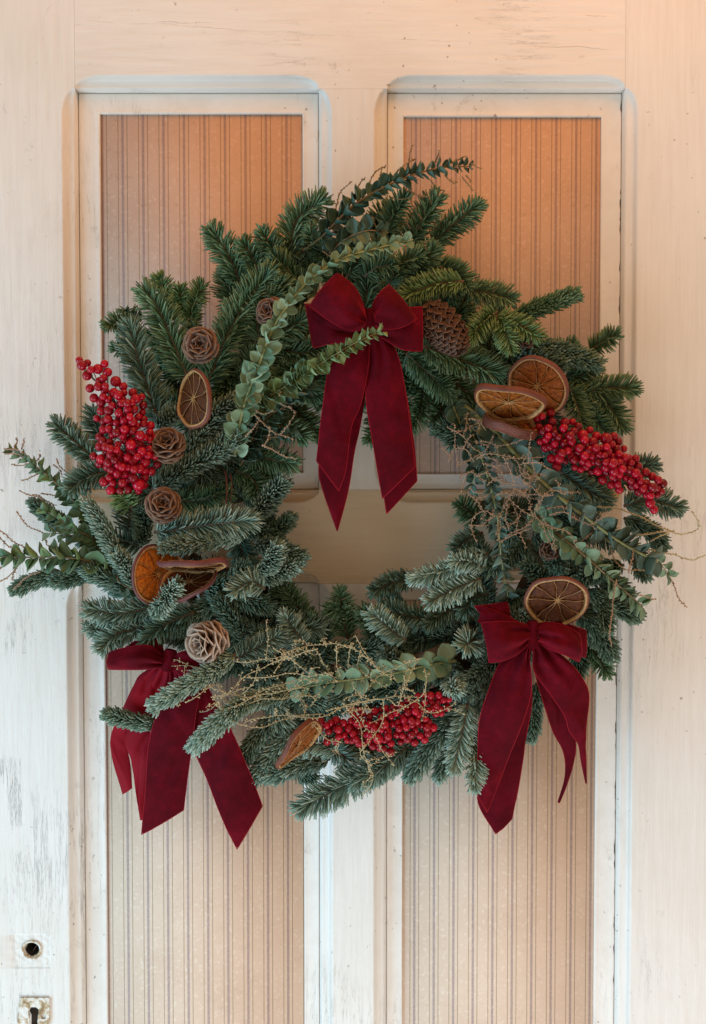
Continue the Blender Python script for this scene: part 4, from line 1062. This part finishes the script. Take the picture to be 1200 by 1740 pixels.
# ------------------------------------------------------------------ dried orange slices
def slice_(label, px, py, d, n, R, spin=0.0, thick=9.0, warp=(0, 0), fl=M_FLESH, rind=M_RIND, seed=1, segs=10):
    g = np.random.default_rng(seed)
    Z = nrm(np.array([n[0], -n[2], n[1]]))
    Xa = nrm(np.cross(np.array([0, 0, 1.0]) if abs(Z[2]) < 0.9 else np.array([1.0, 0, 0]), Z)); Ya = np.cross(Z, Xa)
    ca, sa = math.cos(spin), math.sin(spin); X1 = Xa * ca + Ya * sa; Y1 = -Xa * sa + Ya * ca
    c = P(px, py, d); r_ = R * S; th = thick * S * 0.8
    root = thing("orange_slice", label, "orange slice", c, "dried orange slices on the wreath")
    w1, w2 = g.uniform(0, 6.28), g.uniform(0, 6.28)
    def tr(v):
        v = np.asarray(v, float); x, y, z = v[:, 0], v[:, 1], v[:, 2]
        a = np.arctan2(y, x); rr = np.hypot(x, y)
        k = 1 + 0.028 * np.sin(2 * a + w1) + 0.022 * np.sin(3 * a + w2) + 0.010 * np.sin(7 * a + w1)
        x = x * k; y = y * k
        z = z + r_ * (warp[0] * (x / r_) ** 2 + warp[1] * (x / r_) * (y / r_) + 0.06 * (rr / r_) ** 2 * np.sin(2 * a + w2) + 0.025 * (rr / r_) ** 3 * np.sin(5 * a + w1))
        return c + x[:, None] * X1 + y[:, None] * Y1 + z[:, None] * Z
    def lathe(prof, m=64, wob=0.0, closed=True):
        a = np.linspace(0, 2 * np.pi, m, endpoint=False); k = len(prof)
        V = np.array([(q[0] * r_ * math.cos(t), q[0] * r_ * math.sin(t), q[1] * th + (wob * th * g.normal() if wob else 0)) for t in a for q in prof])
        i = np.arange(m)[:, None]; j = np.arange(k if closed else k - 1)[None, :]
        j2 = (j + 1) % k
        F = np.stack([i * k + j, ((i + 1) % m) * k + j, ((i + 1) % m) * k + j2, i * k + j2], -1).reshape(-1, 4)
        return V, [F]
    v, f = lathe([(0.93, -0.5), (0.985, -0.46), (1.01, -0.2), (1.015, 0.1), (1.0, 0.38), (0.97, 0.5), (0.94, 0.46), (0.93, 0.0)]); part("rind", tr(v), f, rind, root)
    v, f = lathe([(0.955, 0.44), (0.94, 0.52), (0.92, 0.53), (0.895, 0.46), (0.88, 0.2), (0.88, -0.3), (0.93, -0.52), (0.955, -0.44)], 72, 0.025); part("pith", tr(v), f, M_PITH, root)
    # thin membrane disc with raised walls between the segments and a core
    data = []
    a = np.linspace(0, 2 * np.pi, 60, endpoint=False)
    rings = [0.06, 0.4, 0.87]; V = np.array([(q * r_ * math.cos(t), q * r_ * math.sin(t), s) for s in (-0.16 * th, -0.24 * th) for q in rings for t in a] + [(0, 0, -0.16 * th), (0, 0, -0.24 * th)])
    F = []; Tt = []
    for lay in (0, 1):
        for q in range(2):
            b = lay * 180 + q * 60
            for i in range(60):
                j = (i + 1) % 60; quad = (b + i, b + j, b + 60 + j, b + 60 + i); F.append(quad if lay else quad[::-1])
        for i in range(60):
            tri = (lay * 180 + i, lay * 180 + (i + 1) % 60, 360 + lay); Tt.append(tri[::-1] if lay else tri)
    data.append((V, [np.array(F), np.array(Tt)]))
    edges = [k * 2 * math.pi / segs + g.normal(0, 0.09) for k in range(segs)]
    for t in edges:
        line = [(q * r_ * math.cos(t + 0.04 * math.sin(q * 9)), q * r_ * math.sin(t + 0.04 * math.sin(q * 9)), th * (0.32 - 0.10 * math.sin(q * 5 + t))) for q in np.linspace(0.03, 0.88, 9)]
        data.append(tube_data(line, np.array([2.4, 1.3, 0.85, 0.7, 0.6, 0.6, 0.7, 0.9, 1.5]) * S * 0.5, 5))
    blob = ICO * np.array([0.075 * r_, 0.075 * r_, 0.28 * th]) + np.array([0, 0, 0.22 * th]); data.append((blob, [ICF]))
    v, f = merge(data); part("membrane", tr(v), f, M_MEMB, root)
    for k in range(segs):
        a0, a1 = edges[k], edges[(k + 1) % segs]
        if a1 < a0: a1 += 2 * math.pi
        gp = 0.016; nr, na = 7, 6; V = []
        dpt = g.uniform(-0.10, 0.06)
        for s in (1, 0):
            for i in range(nr):
                q = 0.10 + 0.75 * i / (nr - 1)
                for j in range(na):
                    w = j / (na - 1); mar = gp * min(1.0, 0.25 / q) + 0.0
                    t = (a0 + mar) * (1 - w) + (a1 - mar) * w
                    dome = math.sin(math.pi * w) ** 0.6 * math.sin(math.pi * min(1, max(0, (q - 0.06) / 0.82)))
                    z = th * (0.10 + 0.20 * dome + dpt + 0.05 * g.normal()) if s else -0.15 * th
                    V.append((q * r_ * math.cos(t), q * r_ * math.sin(t), z))
        F = []; n0 = nr * na
        for i in range(nr - 1):
            for j in range(na - 1):
                b = i * na + j; F.append((b, b + na, b + na + 1, b + 1)); F.append((n0 + b + 1, n0 + b + na + 1, n0 + b + na, n0 + b))
        rim = list(range(na)) + [i * na + na - 1 for i in range(1, nr)] + [(nr - 1) * na + j for j in range(na - 2, -1, -1)] + [i * na for i in range(nr - 2, 0, -1)]
        for q in range(len(rim)):
            b, c2 = rim[q], rim[(q + 1) % len(rim)]; F.append((b, c2, n0 + c2, n0 + b))
        part("segment", tr(np.array(V)), [np.array(F)], fl, root)
    return root
slice_("upright dark dried orange slice standing at the upper left", 331, 677, .122, (-0.78, 0.05, 0.62), 46, 0.2, 9, (0.05, 0.05), M_FLESHD, M_RIND, 1)
slice_("wide dried orange slice with glowing orange flesh at the left, behind two others", 268, 976, .112, (0.62, 0.0, 0.78), 48, 0.1, 9, (0.10, 0.0), M_FLESHO, M_RINDP, 2)
slice_("thin dried orange slice seen edge-on, uppermost of the left three", 329, 960, .142, (0.03, -0.975, 0.20), 53, 0.1, 11, (0.02, 0.0), M_FLESHD, M_RINDP, 3)
slice_("curled dried orange slice below the edge-on slice at the left", 322, 990, .122, (-0.20, 0.84, 0.50), 45, 0.0, 9, (0.16, 0.0), M_FLESHD, M_RINDP, 4)
slice_("round dried orange slice standing at the back of the right three", 914, 655, .118, (-0.42, -0.50, 0.76), 49, 0.4, 13, (0.06, 0.05), M_FLESH, M_RIND, 5)
slice_("tilted dried orange slice in front, middle of the right three", 866, 681, .142, (-0.22, -0.90, 0.37), 54, 0.15, 13, (0.07, 0.04), M_FLESH, M_RIND, 6)
slice_("folded dried orange slice hanging lowest of the right three", 866, 722, .116, (0.26, 0.86, 0.43), 42, 0.5, 21, (0.22, 0.05), M_FLESH, M_RIND, 7)
slice_("dried orange slice standing right above the lower right bow", 947, 1019, .130, (-0.10, -0.52, 0.85), 48, 0.6, 10, (0.10, 0.06), M_FLESHD, M_RIND, 8)
slice_("small narrow dried orange slice at the bottom, left of the berries", 506, 1263, .137, (0.72, -0.58, 0.38), 46, 0.3, 10, (0.06, 0.0), M_FLESH, M_RIND, 9)

# ------------------------------------------------------------------ berries
def sphere_mesh(name, mat):
    nu, nv = 14, 9; V = [(0, 0, 1)]
    for i in range(1, nv):
        a = math.pi * i / nv
        for j in range(nu):
            b = 2 * math.pi * j / nu; V.append((math.sin(a) * math.cos(b), math.sin(a) * math.sin(b), math.cos(a)))
    # a small dimple with a dry calyx at the lower pole
    V.append((0, 0, -0.90))
    F = []
    for j in range(nu): F.append((0, 1 + j, 1 + (j + 1) % nu))
    for i in range(nv - 2):
        for j in range(nu):
            a, b = 1 + i * nu + j, 1 + i * nu + (j + 1) % nu; F.append((a, a + nu, b + nu, b))
    m = len(V) - 1
    for j in range(nu): F.append((1 + (nv - 2) * nu + (j + 1) % nu, 1 + (nv - 2) * nu + j, m))
    me = nmesh(name, V, F); me.materials.append(mat); return me
BM = sphere_mesh("berry", M_BERRY)
M_TWIG = simple("dark_berry_twig", (0.07, 0.035, 0.02), 0.8, 0.4, 200)
def berries(label, poly, stem, d0, bulge, rmin, rmax, n, seed):
    g = np.random.default_rng(seed); poly = [tuple(p) for p in poly]
    root = thing("berry_cluster", label, "berry cluster", P(stem[0][0], stem[0][1], d0 - 0.02), "red berry clusters on the wreath")
    xs = [p[0] for p in poly]; ys = [p[1] for p in poly]
    c = spline([P(x, y, d0 - 0.012) for x, y in stem], 24); cpx = spline([(x, y) for x, y in stem], 24)
    data = [tube_data(c, np.linspace(0.0016, 0.0007, 24), 6)]
    pts = []; tries = 0
    pa = np.array(poly, float)
    while len(pts) < n and tries < 30000:
        tries += 1
        x, y = g.uniform(min(xs), max(xs)), g.uniform(min(ys), max(ys))
        if not inpoly(np.array([x]), np.array([y]), poly)[0]: continue
        e = 1e9
        for i in range(len(pa)):
            a, b = pa[i], pa[(i + 1) % len(pa)]; ab = b - a; t = np.clip(((np.array([x, y]) - a) @ ab) / (ab @ ab), 0, 1); e = min(e, np.linalg.norm(np.array([x, y]) - a - ab * t))
        rr = g.uniform(rmin - 0.7, rmax + 0.2) * (1.22 if g.random() < 0.08 else 1.0)
        lay = g.random() ** 0.7
        dz = d0 - 0.008 + bulge * min(1, e / 26.0) * lay + g.normal(0, 0.0015)
        ok = True
        for q in pts:
            dist = math.sqrt((x - q[0]) ** 2 + (y - q[1]) ** 2 + ((dz - q[2]) / S) ** 2)
            if dist < (rr + q[3]) * 0.90: ok = False; break
            if math.hypot(x - q[0], y - q[1]) < (rr + q[3]) * 0.5: ok = False; break
        if ok: pts.append((x, y, dz, rr))
    for x, y, dz, rr in pts:
        p = P(x, y, dz); ax = nrm(np.array([g.normal(0, 0.6), -0.2 + g.normal(0, 0.6), g.normal(0.2, 0.6)]))
        inst("berry", BM, frame_mat(p, nrm(np.cross(ax, [0.3, 1, 0.1])), ax, rr * S), root)
        i = int(np.argmin(np.hypot(cpx[:, 0] - x, cpx[:, 1] - y))); i = max(0, i - 2)
        mid = (c[i] + p) / 2 + np.array([0, 0.004, 0.001])
        data.append(tube_data(spline([c[i], mid, p], 6), 0.00045, 4, False))
    v, f = merge(data); part("twig", v, f, M_TWIG, root)
berries("tall red berry cluster at the left edge of the wreath", [(128, 612), (182, 614), (188, 640), (215, 660), (245, 672), (246, 700), (258, 722), (266, 745), (264, 765), (275, 782), (258, 800), (246, 812), (252, 830), (225, 836), (178, 838), (176, 805), (160, 785), (157, 765), (172, 735), (162, 705), (170, 690), (150, 672), (152, 655), (165, 645), (140, 642)], [(215, 835), (215, 760), (200, 690), (135, 620)], .122, .022, 6.3, 7.9, 132, 3)
berries("slanting red berry cluster at the right edge of the wreath", [(915, 700), (935, 700), (945, 712), (985, 718), (1005, 732), (1045, 738), (1058, 760), (1080, 772), (1085, 795), (1110, 805), (1128, 820), (1124, 840), (1112, 868), (1098, 858), (1088, 840), (1065, 822), (1052, 838), (1036, 822), (1010, 808), (985, 798), (960, 792), (938, 795), (935, 770), (912, 745), (908, 720)], [(915, 705), (980, 755), (1050, 795), (1110, 840)], .124, .022, 6.0, 7.9, 118, 5)
berries("red berry cluster lying low at the bottom centre", [(538, 1225), (560, 1222), (585, 1226), (600, 1205), (640, 1208), (660, 1198), (690, 1190), (715, 1178), (745, 1175), (765, 1190), (758, 1210), (738, 1218), (735, 1245), (712, 1265), (680, 1262), (662, 1286), (642, 1275), (610, 1268), (580, 1258), (560, 1265), (542, 1248)], [(760, 1190), (690, 1220), (600, 1240), (545, 1235)], .118, .020, 5.6, 7.2, 112, 8)

# ------------------------------------------------------------------ velvet bows
def sheet(name, left, right, parent, nu=44, nv=13, wave=0.0, puff=0.0, pleat=0.0, seed=0, edges=(1, 1, 1), pinch=0.0, mat=None):
    """ribbon between two edge lines of (px, py, d); wave: depth ripples along it; puff: bulge across it"""
    g = np.random.default_rng(seed)
    A = spline([P(*p) for p in left], nu); B = spline([P(*p) for p in right], nu)
    u = np.linspace(0, 1, nu)[:, None]; v = np.linspace(0, 1, nv)[None, :]
    V = A[:, None, :] * (1 - v[..., None]) + B[:, None, :] * v[..., None]
    ph = g.uniform(0, 6.28, 4)
    dep = puff * np.sin(np.pi * v) * np.ones_like(u)
    dep = dep + 1.5 * wave * (np.sin(u * 7.5 + v * 1.6 + ph[0]) * 0.6 + np.sin(u * 13 - v * 2.3 + ph[1]) * 0.3) * np.clip(u * 3, 0, 1)
    dep = dep + pleat * np.sin(v * 2 * np.pi * 2.2 + ph[2]) * np.clip(1 - u * 2.6, 0, 1)
    dep = dep + pinch * np.sin(v * 2 * np.pi * 1.2 + ph[3]) * (0.4 + 0.6 * u)
    # soft creases that run slantwise over the cloth
    for _ in range(7):
        u0, v0, sl = g.uniform(0.05, 0.95), g.uniform(0, 1), g.normal(0, 0.35)
        q = (u - u0) + sl * (v - v0); ln_ = np.exp(-((v - v0) / g.uniform(0.25, 0.6)) ** 2)
        dep = dep + g.choice([-1, 1]) * g.uniform(0.0009, 0.0024) * np.exp(-(q / g.uniform(0.02, 0.05)) ** 2) * ln_
    V[..., 1] -= dep
    i = np.arange(nu - 1)[:, None] * nv; j = np.arange(nv - 1)[None, :]
    F = np.stack([i + j, i + j + 1, i + nv + j + 1, i + nv + j], -1).reshape(-1, 4)
    o = part(name, V.reshape(-1, 3), [F], mat or M_VELVET, parent)
    sm = o.modifiers.new("thickness", 'SOLIDIFY'); sm.thickness = 0.0011; sm.offset = 0
    ss = o.modifiers.new("smooth", 'SUBSURF'); ss.levels = 1; ss.render_levels = 1
    data = []
    if edges[0]: data.append(tube_data(V[:, 0], 0.00048, 5))
    if edges[1]: data.append(tube_data(V[:, -1], 0.00048, 5))
    if edges[2]: data.append(tube_data(V[-1], 0.0005, 5))
    if data:
        vv, ff = merge(data); part("selvedge", vv, ff, M_EDGE, o)
    return o
def loop(name, lines, parent, seed, puff=0.007, pleat=0.003):
    """a bow loop lofted through (top, bottom, d) lines, from the knot out along the front and back behind"""
    left = [(t[0], t[1], d) for t, b, d in lines]; right = [(b[0], b[1], d) for t, b, d in lines]
    return sheet(name, left, right, parent, 48, 15, 0.0012, puff, pleat, seed, (1, 1, 0), 0.0012)
def knot(px, py, d, hw, hh, parent, tilt=0.0, seed=0):
    g = np.random.default_rng(seed); V = []; nu, nv = 12, 17
    c = P(px, py, d); ax = nrm(np.array([math.sin(tilt), 0, math.cos(tilt)])); rx = np.cross([0, 1.0, 0], ax) * -1
    for i in range(nu):
        t = i / (nu - 1) * 2 - 1
        for j in range(nv):
            a = 2 * math.pi * j / (nv - 1) if False else 2 * math.pi * j / nv
            rr = 1 + 0.07 * math.sin(5 * a + 1.3 * t) + 0.10 * t * t
            V.append(c + rx * hw * S * math.cos(a) * rr * (1 if abs(t) < 0.95 else 0.85) + np.array([0, -1, 0]) * hw * 0.75 * S * math.sin(a) * rr + ax * hh * S * t)
    F = [np.array([(i * nv + j, i * nv + (j + 1) % nv, (i + 1) * nv + (j + 1) % nv, (i + 1) * nv + j) for i in range(nu - 1) for j in range(nv)])]
    o = part("knot", np.array(V), F, M_VELVET, parent); sm = o.modifiers.new("smooth", 'SUBSURF'); sm.levels = 1; sm.render_levels = 1
GB = "crimson velvet bows tied on the wreath"
# --- top bow
b = thing("velvet_bow", "crimson velvet bow hanging in the middle of the ring at the top", "bow", P(628, 550, .11), GB)
k = .128
sheet("tail", [(604, 588, k - .012), (575, 640, k - .010), (556, 720, k - .014), (542, 790, k - .016), (548, 830, k - .016), (573, 902, k - .016)], [(630, 590, k - .012), (622, 660, k - .010), (613, 720, k - .012), (602, 770, k - .014), (592, 833, k - .014), (574, 901, k - .016)], b, 44, 13, .0022, .001, .002, 11)
sheet("tail", [(633, 590, k - .014), (628, 680, k - .014), (645, 790, k - .016), (657, 873, k - .016)], [(668, 590, k - .014), (690, 670, k - .014), (704, 760, k - .016), (709, 817, k - .016)], b, 44, 13, .0018, .001, .002, 12)
sheet("tail", [(622, 556, k + .002), (596, 580, k), (562, 618, k + .004), (548, 697, k + .004), (538, 783, k + .002)], [(634, 556, k + .002), (629, 580, k), (625, 630, k + .006), (613, 687, k + .004), (597, 727, k + .006), (588, 797, k + .002), (576, 834, k)], b, 44, 13, .0022, .003, .003, 13)
sheet("tail", [(624, 556, k + .001), (628, 580, k), (628, 620, k + .002), (622, 677, k + .002), (634, 753, k + .002), (650, 847, k)], [(637, 556, k + .001), (661, 577, k), (678, 610, k + .003), (690, 670, k + .002), (698, 730, k + .002), (705, 793, k)], b, 44, 13, .0020, .003, .004, 14)
loop("loop", [((618, 556), (618, 566), .124), ((580, 535), (598, 580), .132), ((545, 525), (565, 584), .132), ((520, 517), (533, 591), .122), ((530, 520), (545, 585), .108), ((590, 540), (595, 575), .106), ((618, 556), (618, 564), .11)], b, 15, .004)
loop("loop", [((640, 556), (640, 566), .124), ((665, 535), (655, 578), .132), ((692, 524), (685, 594), .132), ((717, 522), (717, 596), .122), ((705, 525), (705, 590), .108), ((660, 540), (660, 575), .106), ((640, 556), (640, 564), .11)], b, 16, .004)
loop("loop", [((623, 540), (622, 556), .137), ((615, 510), (604, 562), .150), ((600, 485), (572, 552), .158), ((573, 465), (528, 521), .150), ((580, 476), (540, 524), .132), ((612, 518), (600, 554), .122), ((623, 540), (622, 554), .124)], b, 17, .014, .005)
loop("loop", [((636, 540), (637, 556), .137), ((633, 520), (655, 560), .150), ((645, 498), (684, 556), .156), ((661, 484), (707, 543), .148), ((655, 492), (700, 545), .132), ((640, 520), (655, 555), .122), ((636, 540), (637, 554), .124)], b, 18, .011, .005)
knot(629, 550, .138, 11, 22, b, 0.05)
# --- lower left bow
b = thing("velvet_bow", "crimson velvet bow at the lower left, partly under silvery fir tips", "bow", P(287, 1123, .08), GB)
k = .086
sheet("tail", [(282, 1122, k - .004), (240, 1146, k - .01), (228, 1165, k - .012), (205, 1215, k - .022), (189, 1250, k - .03), (191, 1290, k - .034), (208, 1350, k - .036)], [(290, 1124, k - .004), (272, 1150, k - .01), (262, 1200, k - .014), (235, 1240, k - .022), (214, 1262, k - .03), (222, 1300, k - .034), (226, 1336, k - .036)], b, 44, 13, .004, .002, .003, 21, mat=M_SATIN)
sheet("tail", [(282, 1120, k), (262, 1155, k - .006), (240, 1205, k - .014), (214, 1255, k - .024), (224, 1290, k - .024), (232, 1345, k - .028), (239, 1393, k - .028)], [(292, 1122, k), (300, 1155, k - .006), (285, 1210, k - .014), (270, 1260, k - .022), (262, 1300, k - .022), (256, 1345, k - .026), (250, 1390, k - .028)], b, 44, 13, .004, .002, .003, 22, mat=M_SATIN)
sheet("tail", [(283, 1122, k + .004), (289, 1152, k + .004), (274, 1195, k + .006), (254, 1260, k + .004), (247, 1345, k - .002), (240, 1419, k - .006)], [(292, 1120, k + .004), (318, 1142, k + .004), (336, 1180, k + .006), (333, 1215, k + .006), (325, 1273, k + .004), (318, 1327, k - .002), (313, 1375, k - .006)], b, 44, 13, .002, .004, .004, 23)
sheet("tail", [(286, 1122, k + .002), (310, 1148, k), (326, 1200, k + .002), (328, 1265, k), (353, 1327, k - .004), (377, 1387, k - .008), (403, 1443, k - .01)], [(294, 1118, k + .002), (334, 1140, k), (362, 1185, k + .002), (397, 1247, k), (423, 1310, k - .004), (446, 1370, k - .01)], b, 44, 13, .002, .003, .004, 24)
loop("loop", [((278, 1112), (280, 1132), .092), ((255, 1096), (262, 1136), .100), ((225, 1098), (228, 1138), .102), ((186, 1108), (186, 1138), .092), ((200, 1106), (200, 1136), .078), ((250, 1100), (255, 1130), .074), ((278, 1114), (280, 1130), .08)], b, 25, .010, .005)
loop("loop", [((280, 1108), (278, 1122), .090), ((272, 1095), (262, 1115), .092), ((262, 1082), (240, 1104), .088), ((246, 1078), (205, 1106), .078), ((250, 1085), (215, 1108), .066), ((272, 1100), (262, 1115), .066), ((280, 1110), (278, 1120), .072)], b, 26, .004)
loop("loop", [((296, 1112), (294, 1130), .092), ((315, 1106), (308, 1150), .102), ((335, 1112), (330, 1168), .102), ((352, 1128), (345, 1170), .092), ((340, 1120), (335, 1165), .08), ((310, 1112), (308, 1145), .076), ((296, 1114), (294, 1128), .08)], b, 27, .010, .005)
knot(287, 1122, .098, 10, 17, b, 0.25)
# --- lower right bow
b = thing("velvet_bow", "crimson velvet bow at the lower right below an orange slice", "bow", P(905, 1078, .11), GB)
k = .118
sheet("tail", [(898, 1085, k - .004), (862, 1130, k - .008), (845, 1200, k - .014), (822, 1290, k - .03), (812, 1360, k - .04), (842, 1416, k - .044)], [(908, 1085, k - .004), (900, 1130, k - .008), (904, 1195, k - .014), (893, 1262, k - .026), (882, 1330, k - .036), (870, 1391, k - .044)], b, 44, 13, .002, .002, .003, 31)
sheet("tail", [(905, 1130, k - .008), (920, 1183, k - .016), (940, 1243, k - .03), (957, 1276, k - .038), (960, 1315, k - .044), (948, 1363, k - .048)], [(925, 1130, k - .008), (955, 1190, k - .016), (975, 1245, k - .03), (977, 1280, k - .038), (967, 1322, k - .044), (952, 1362, k - .048)], b, 44, 13, .002, .002, .003, 32)
sheet("tail", [(899, 1085, k + .004), (876, 1106, k + .002), (850, 1128, k + .004), (830, 1175, k + .004), (815, 1225, k - .002), (811, 1290, k - .014), (807, 1343, k - .024)], [(908, 1085, k + .004), (899, 1108, k + .003), (903, 1150, k + .008), (902, 1180, k + .006), (892, 1215, k + .002), (867, 1280, k - .012), (850, 1328, k - .022), (828, 1380, k - .028)], b, 44, 13, .002, .004, .005, 33)
sheet("tail", [(902, 1085, k + .004), (905, 1108, k + .003), (907, 1140, k + .006), (937, 1182, k + .004), (960, 1217, k), (968, 1243, k - .008), (983, 1265, k - .016), (988, 1295, k - .024), (995, 1330, k - .03)], [(911, 1083, k + .004), (925, 1094, k + .003), (960, 1118, k + .006), (987, 1148, k + .004), (1002, 1182, k - .002), (997, 1228, k - .01), (994, 1262, k - .018), (995, 1285, k - .024), (996, 1328, k - .03)], b, 44, 13, .002, .003, .005, 34)
loop("loop", [((888, 1062), (886, 1080), .112), ((870, 1050), (866, 1072), .114), ((842, 1038), (838, 1066), .112), ((820, 1030), (812, 1056), .106), ((830, 1034), (826, 1060), .098), ((866, 1050), (866, 1072), .096), ((888, 1064), (886, 1078), .102)], b, 35, .004)
sheet("tail", [(870, 1062, .104), (866, 1040, .106), (862, 1023, .104)], [(840, 1066, .104), (822, 1048, .106), (806, 1030, .102)], b, 20, 11, .001, .003, .001, 39)
loop("loop", [((915, 1062), (917, 1088), .114), ((945, 1052), (945, 1096), .118), ((970, 1062), (972, 1112), .118), ((996, 1071), (996, 1117), .110), ((980, 1068), (982, 1112), .098), ((945, 1058), (945, 1094), .094), ((915, 1064), (917, 1086), .1)], b, 36, .004)
loop("loop", [((899, 1062), (897, 1092), .128), ((880, 1057), (882, 1108), .138), ((850, 1056), (856, 1122), .140), ((819, 1058), (832, 1126), .130), ((830, 1060), (840, 1122), .114), ((875, 1062), (880, 1105), .108), ((899, 1064), (897, 1090), .114)], b, 37, .011, .006)
loop("loop", [((911, 1062), (913, 1092), .128), ((932, 1058), (935, 1104), .138), ((960, 1063), (962, 1114), .140), ((985, 1077), (984, 1124), .130), ((975, 1074), (974, 1120), .114), ((935, 1064), (938, 1100), .108), ((911, 1064), (913, 1090), .114)], b, 38, .010, .006)
knot(905, 1078, .132, 8, 21, b, 0.0)
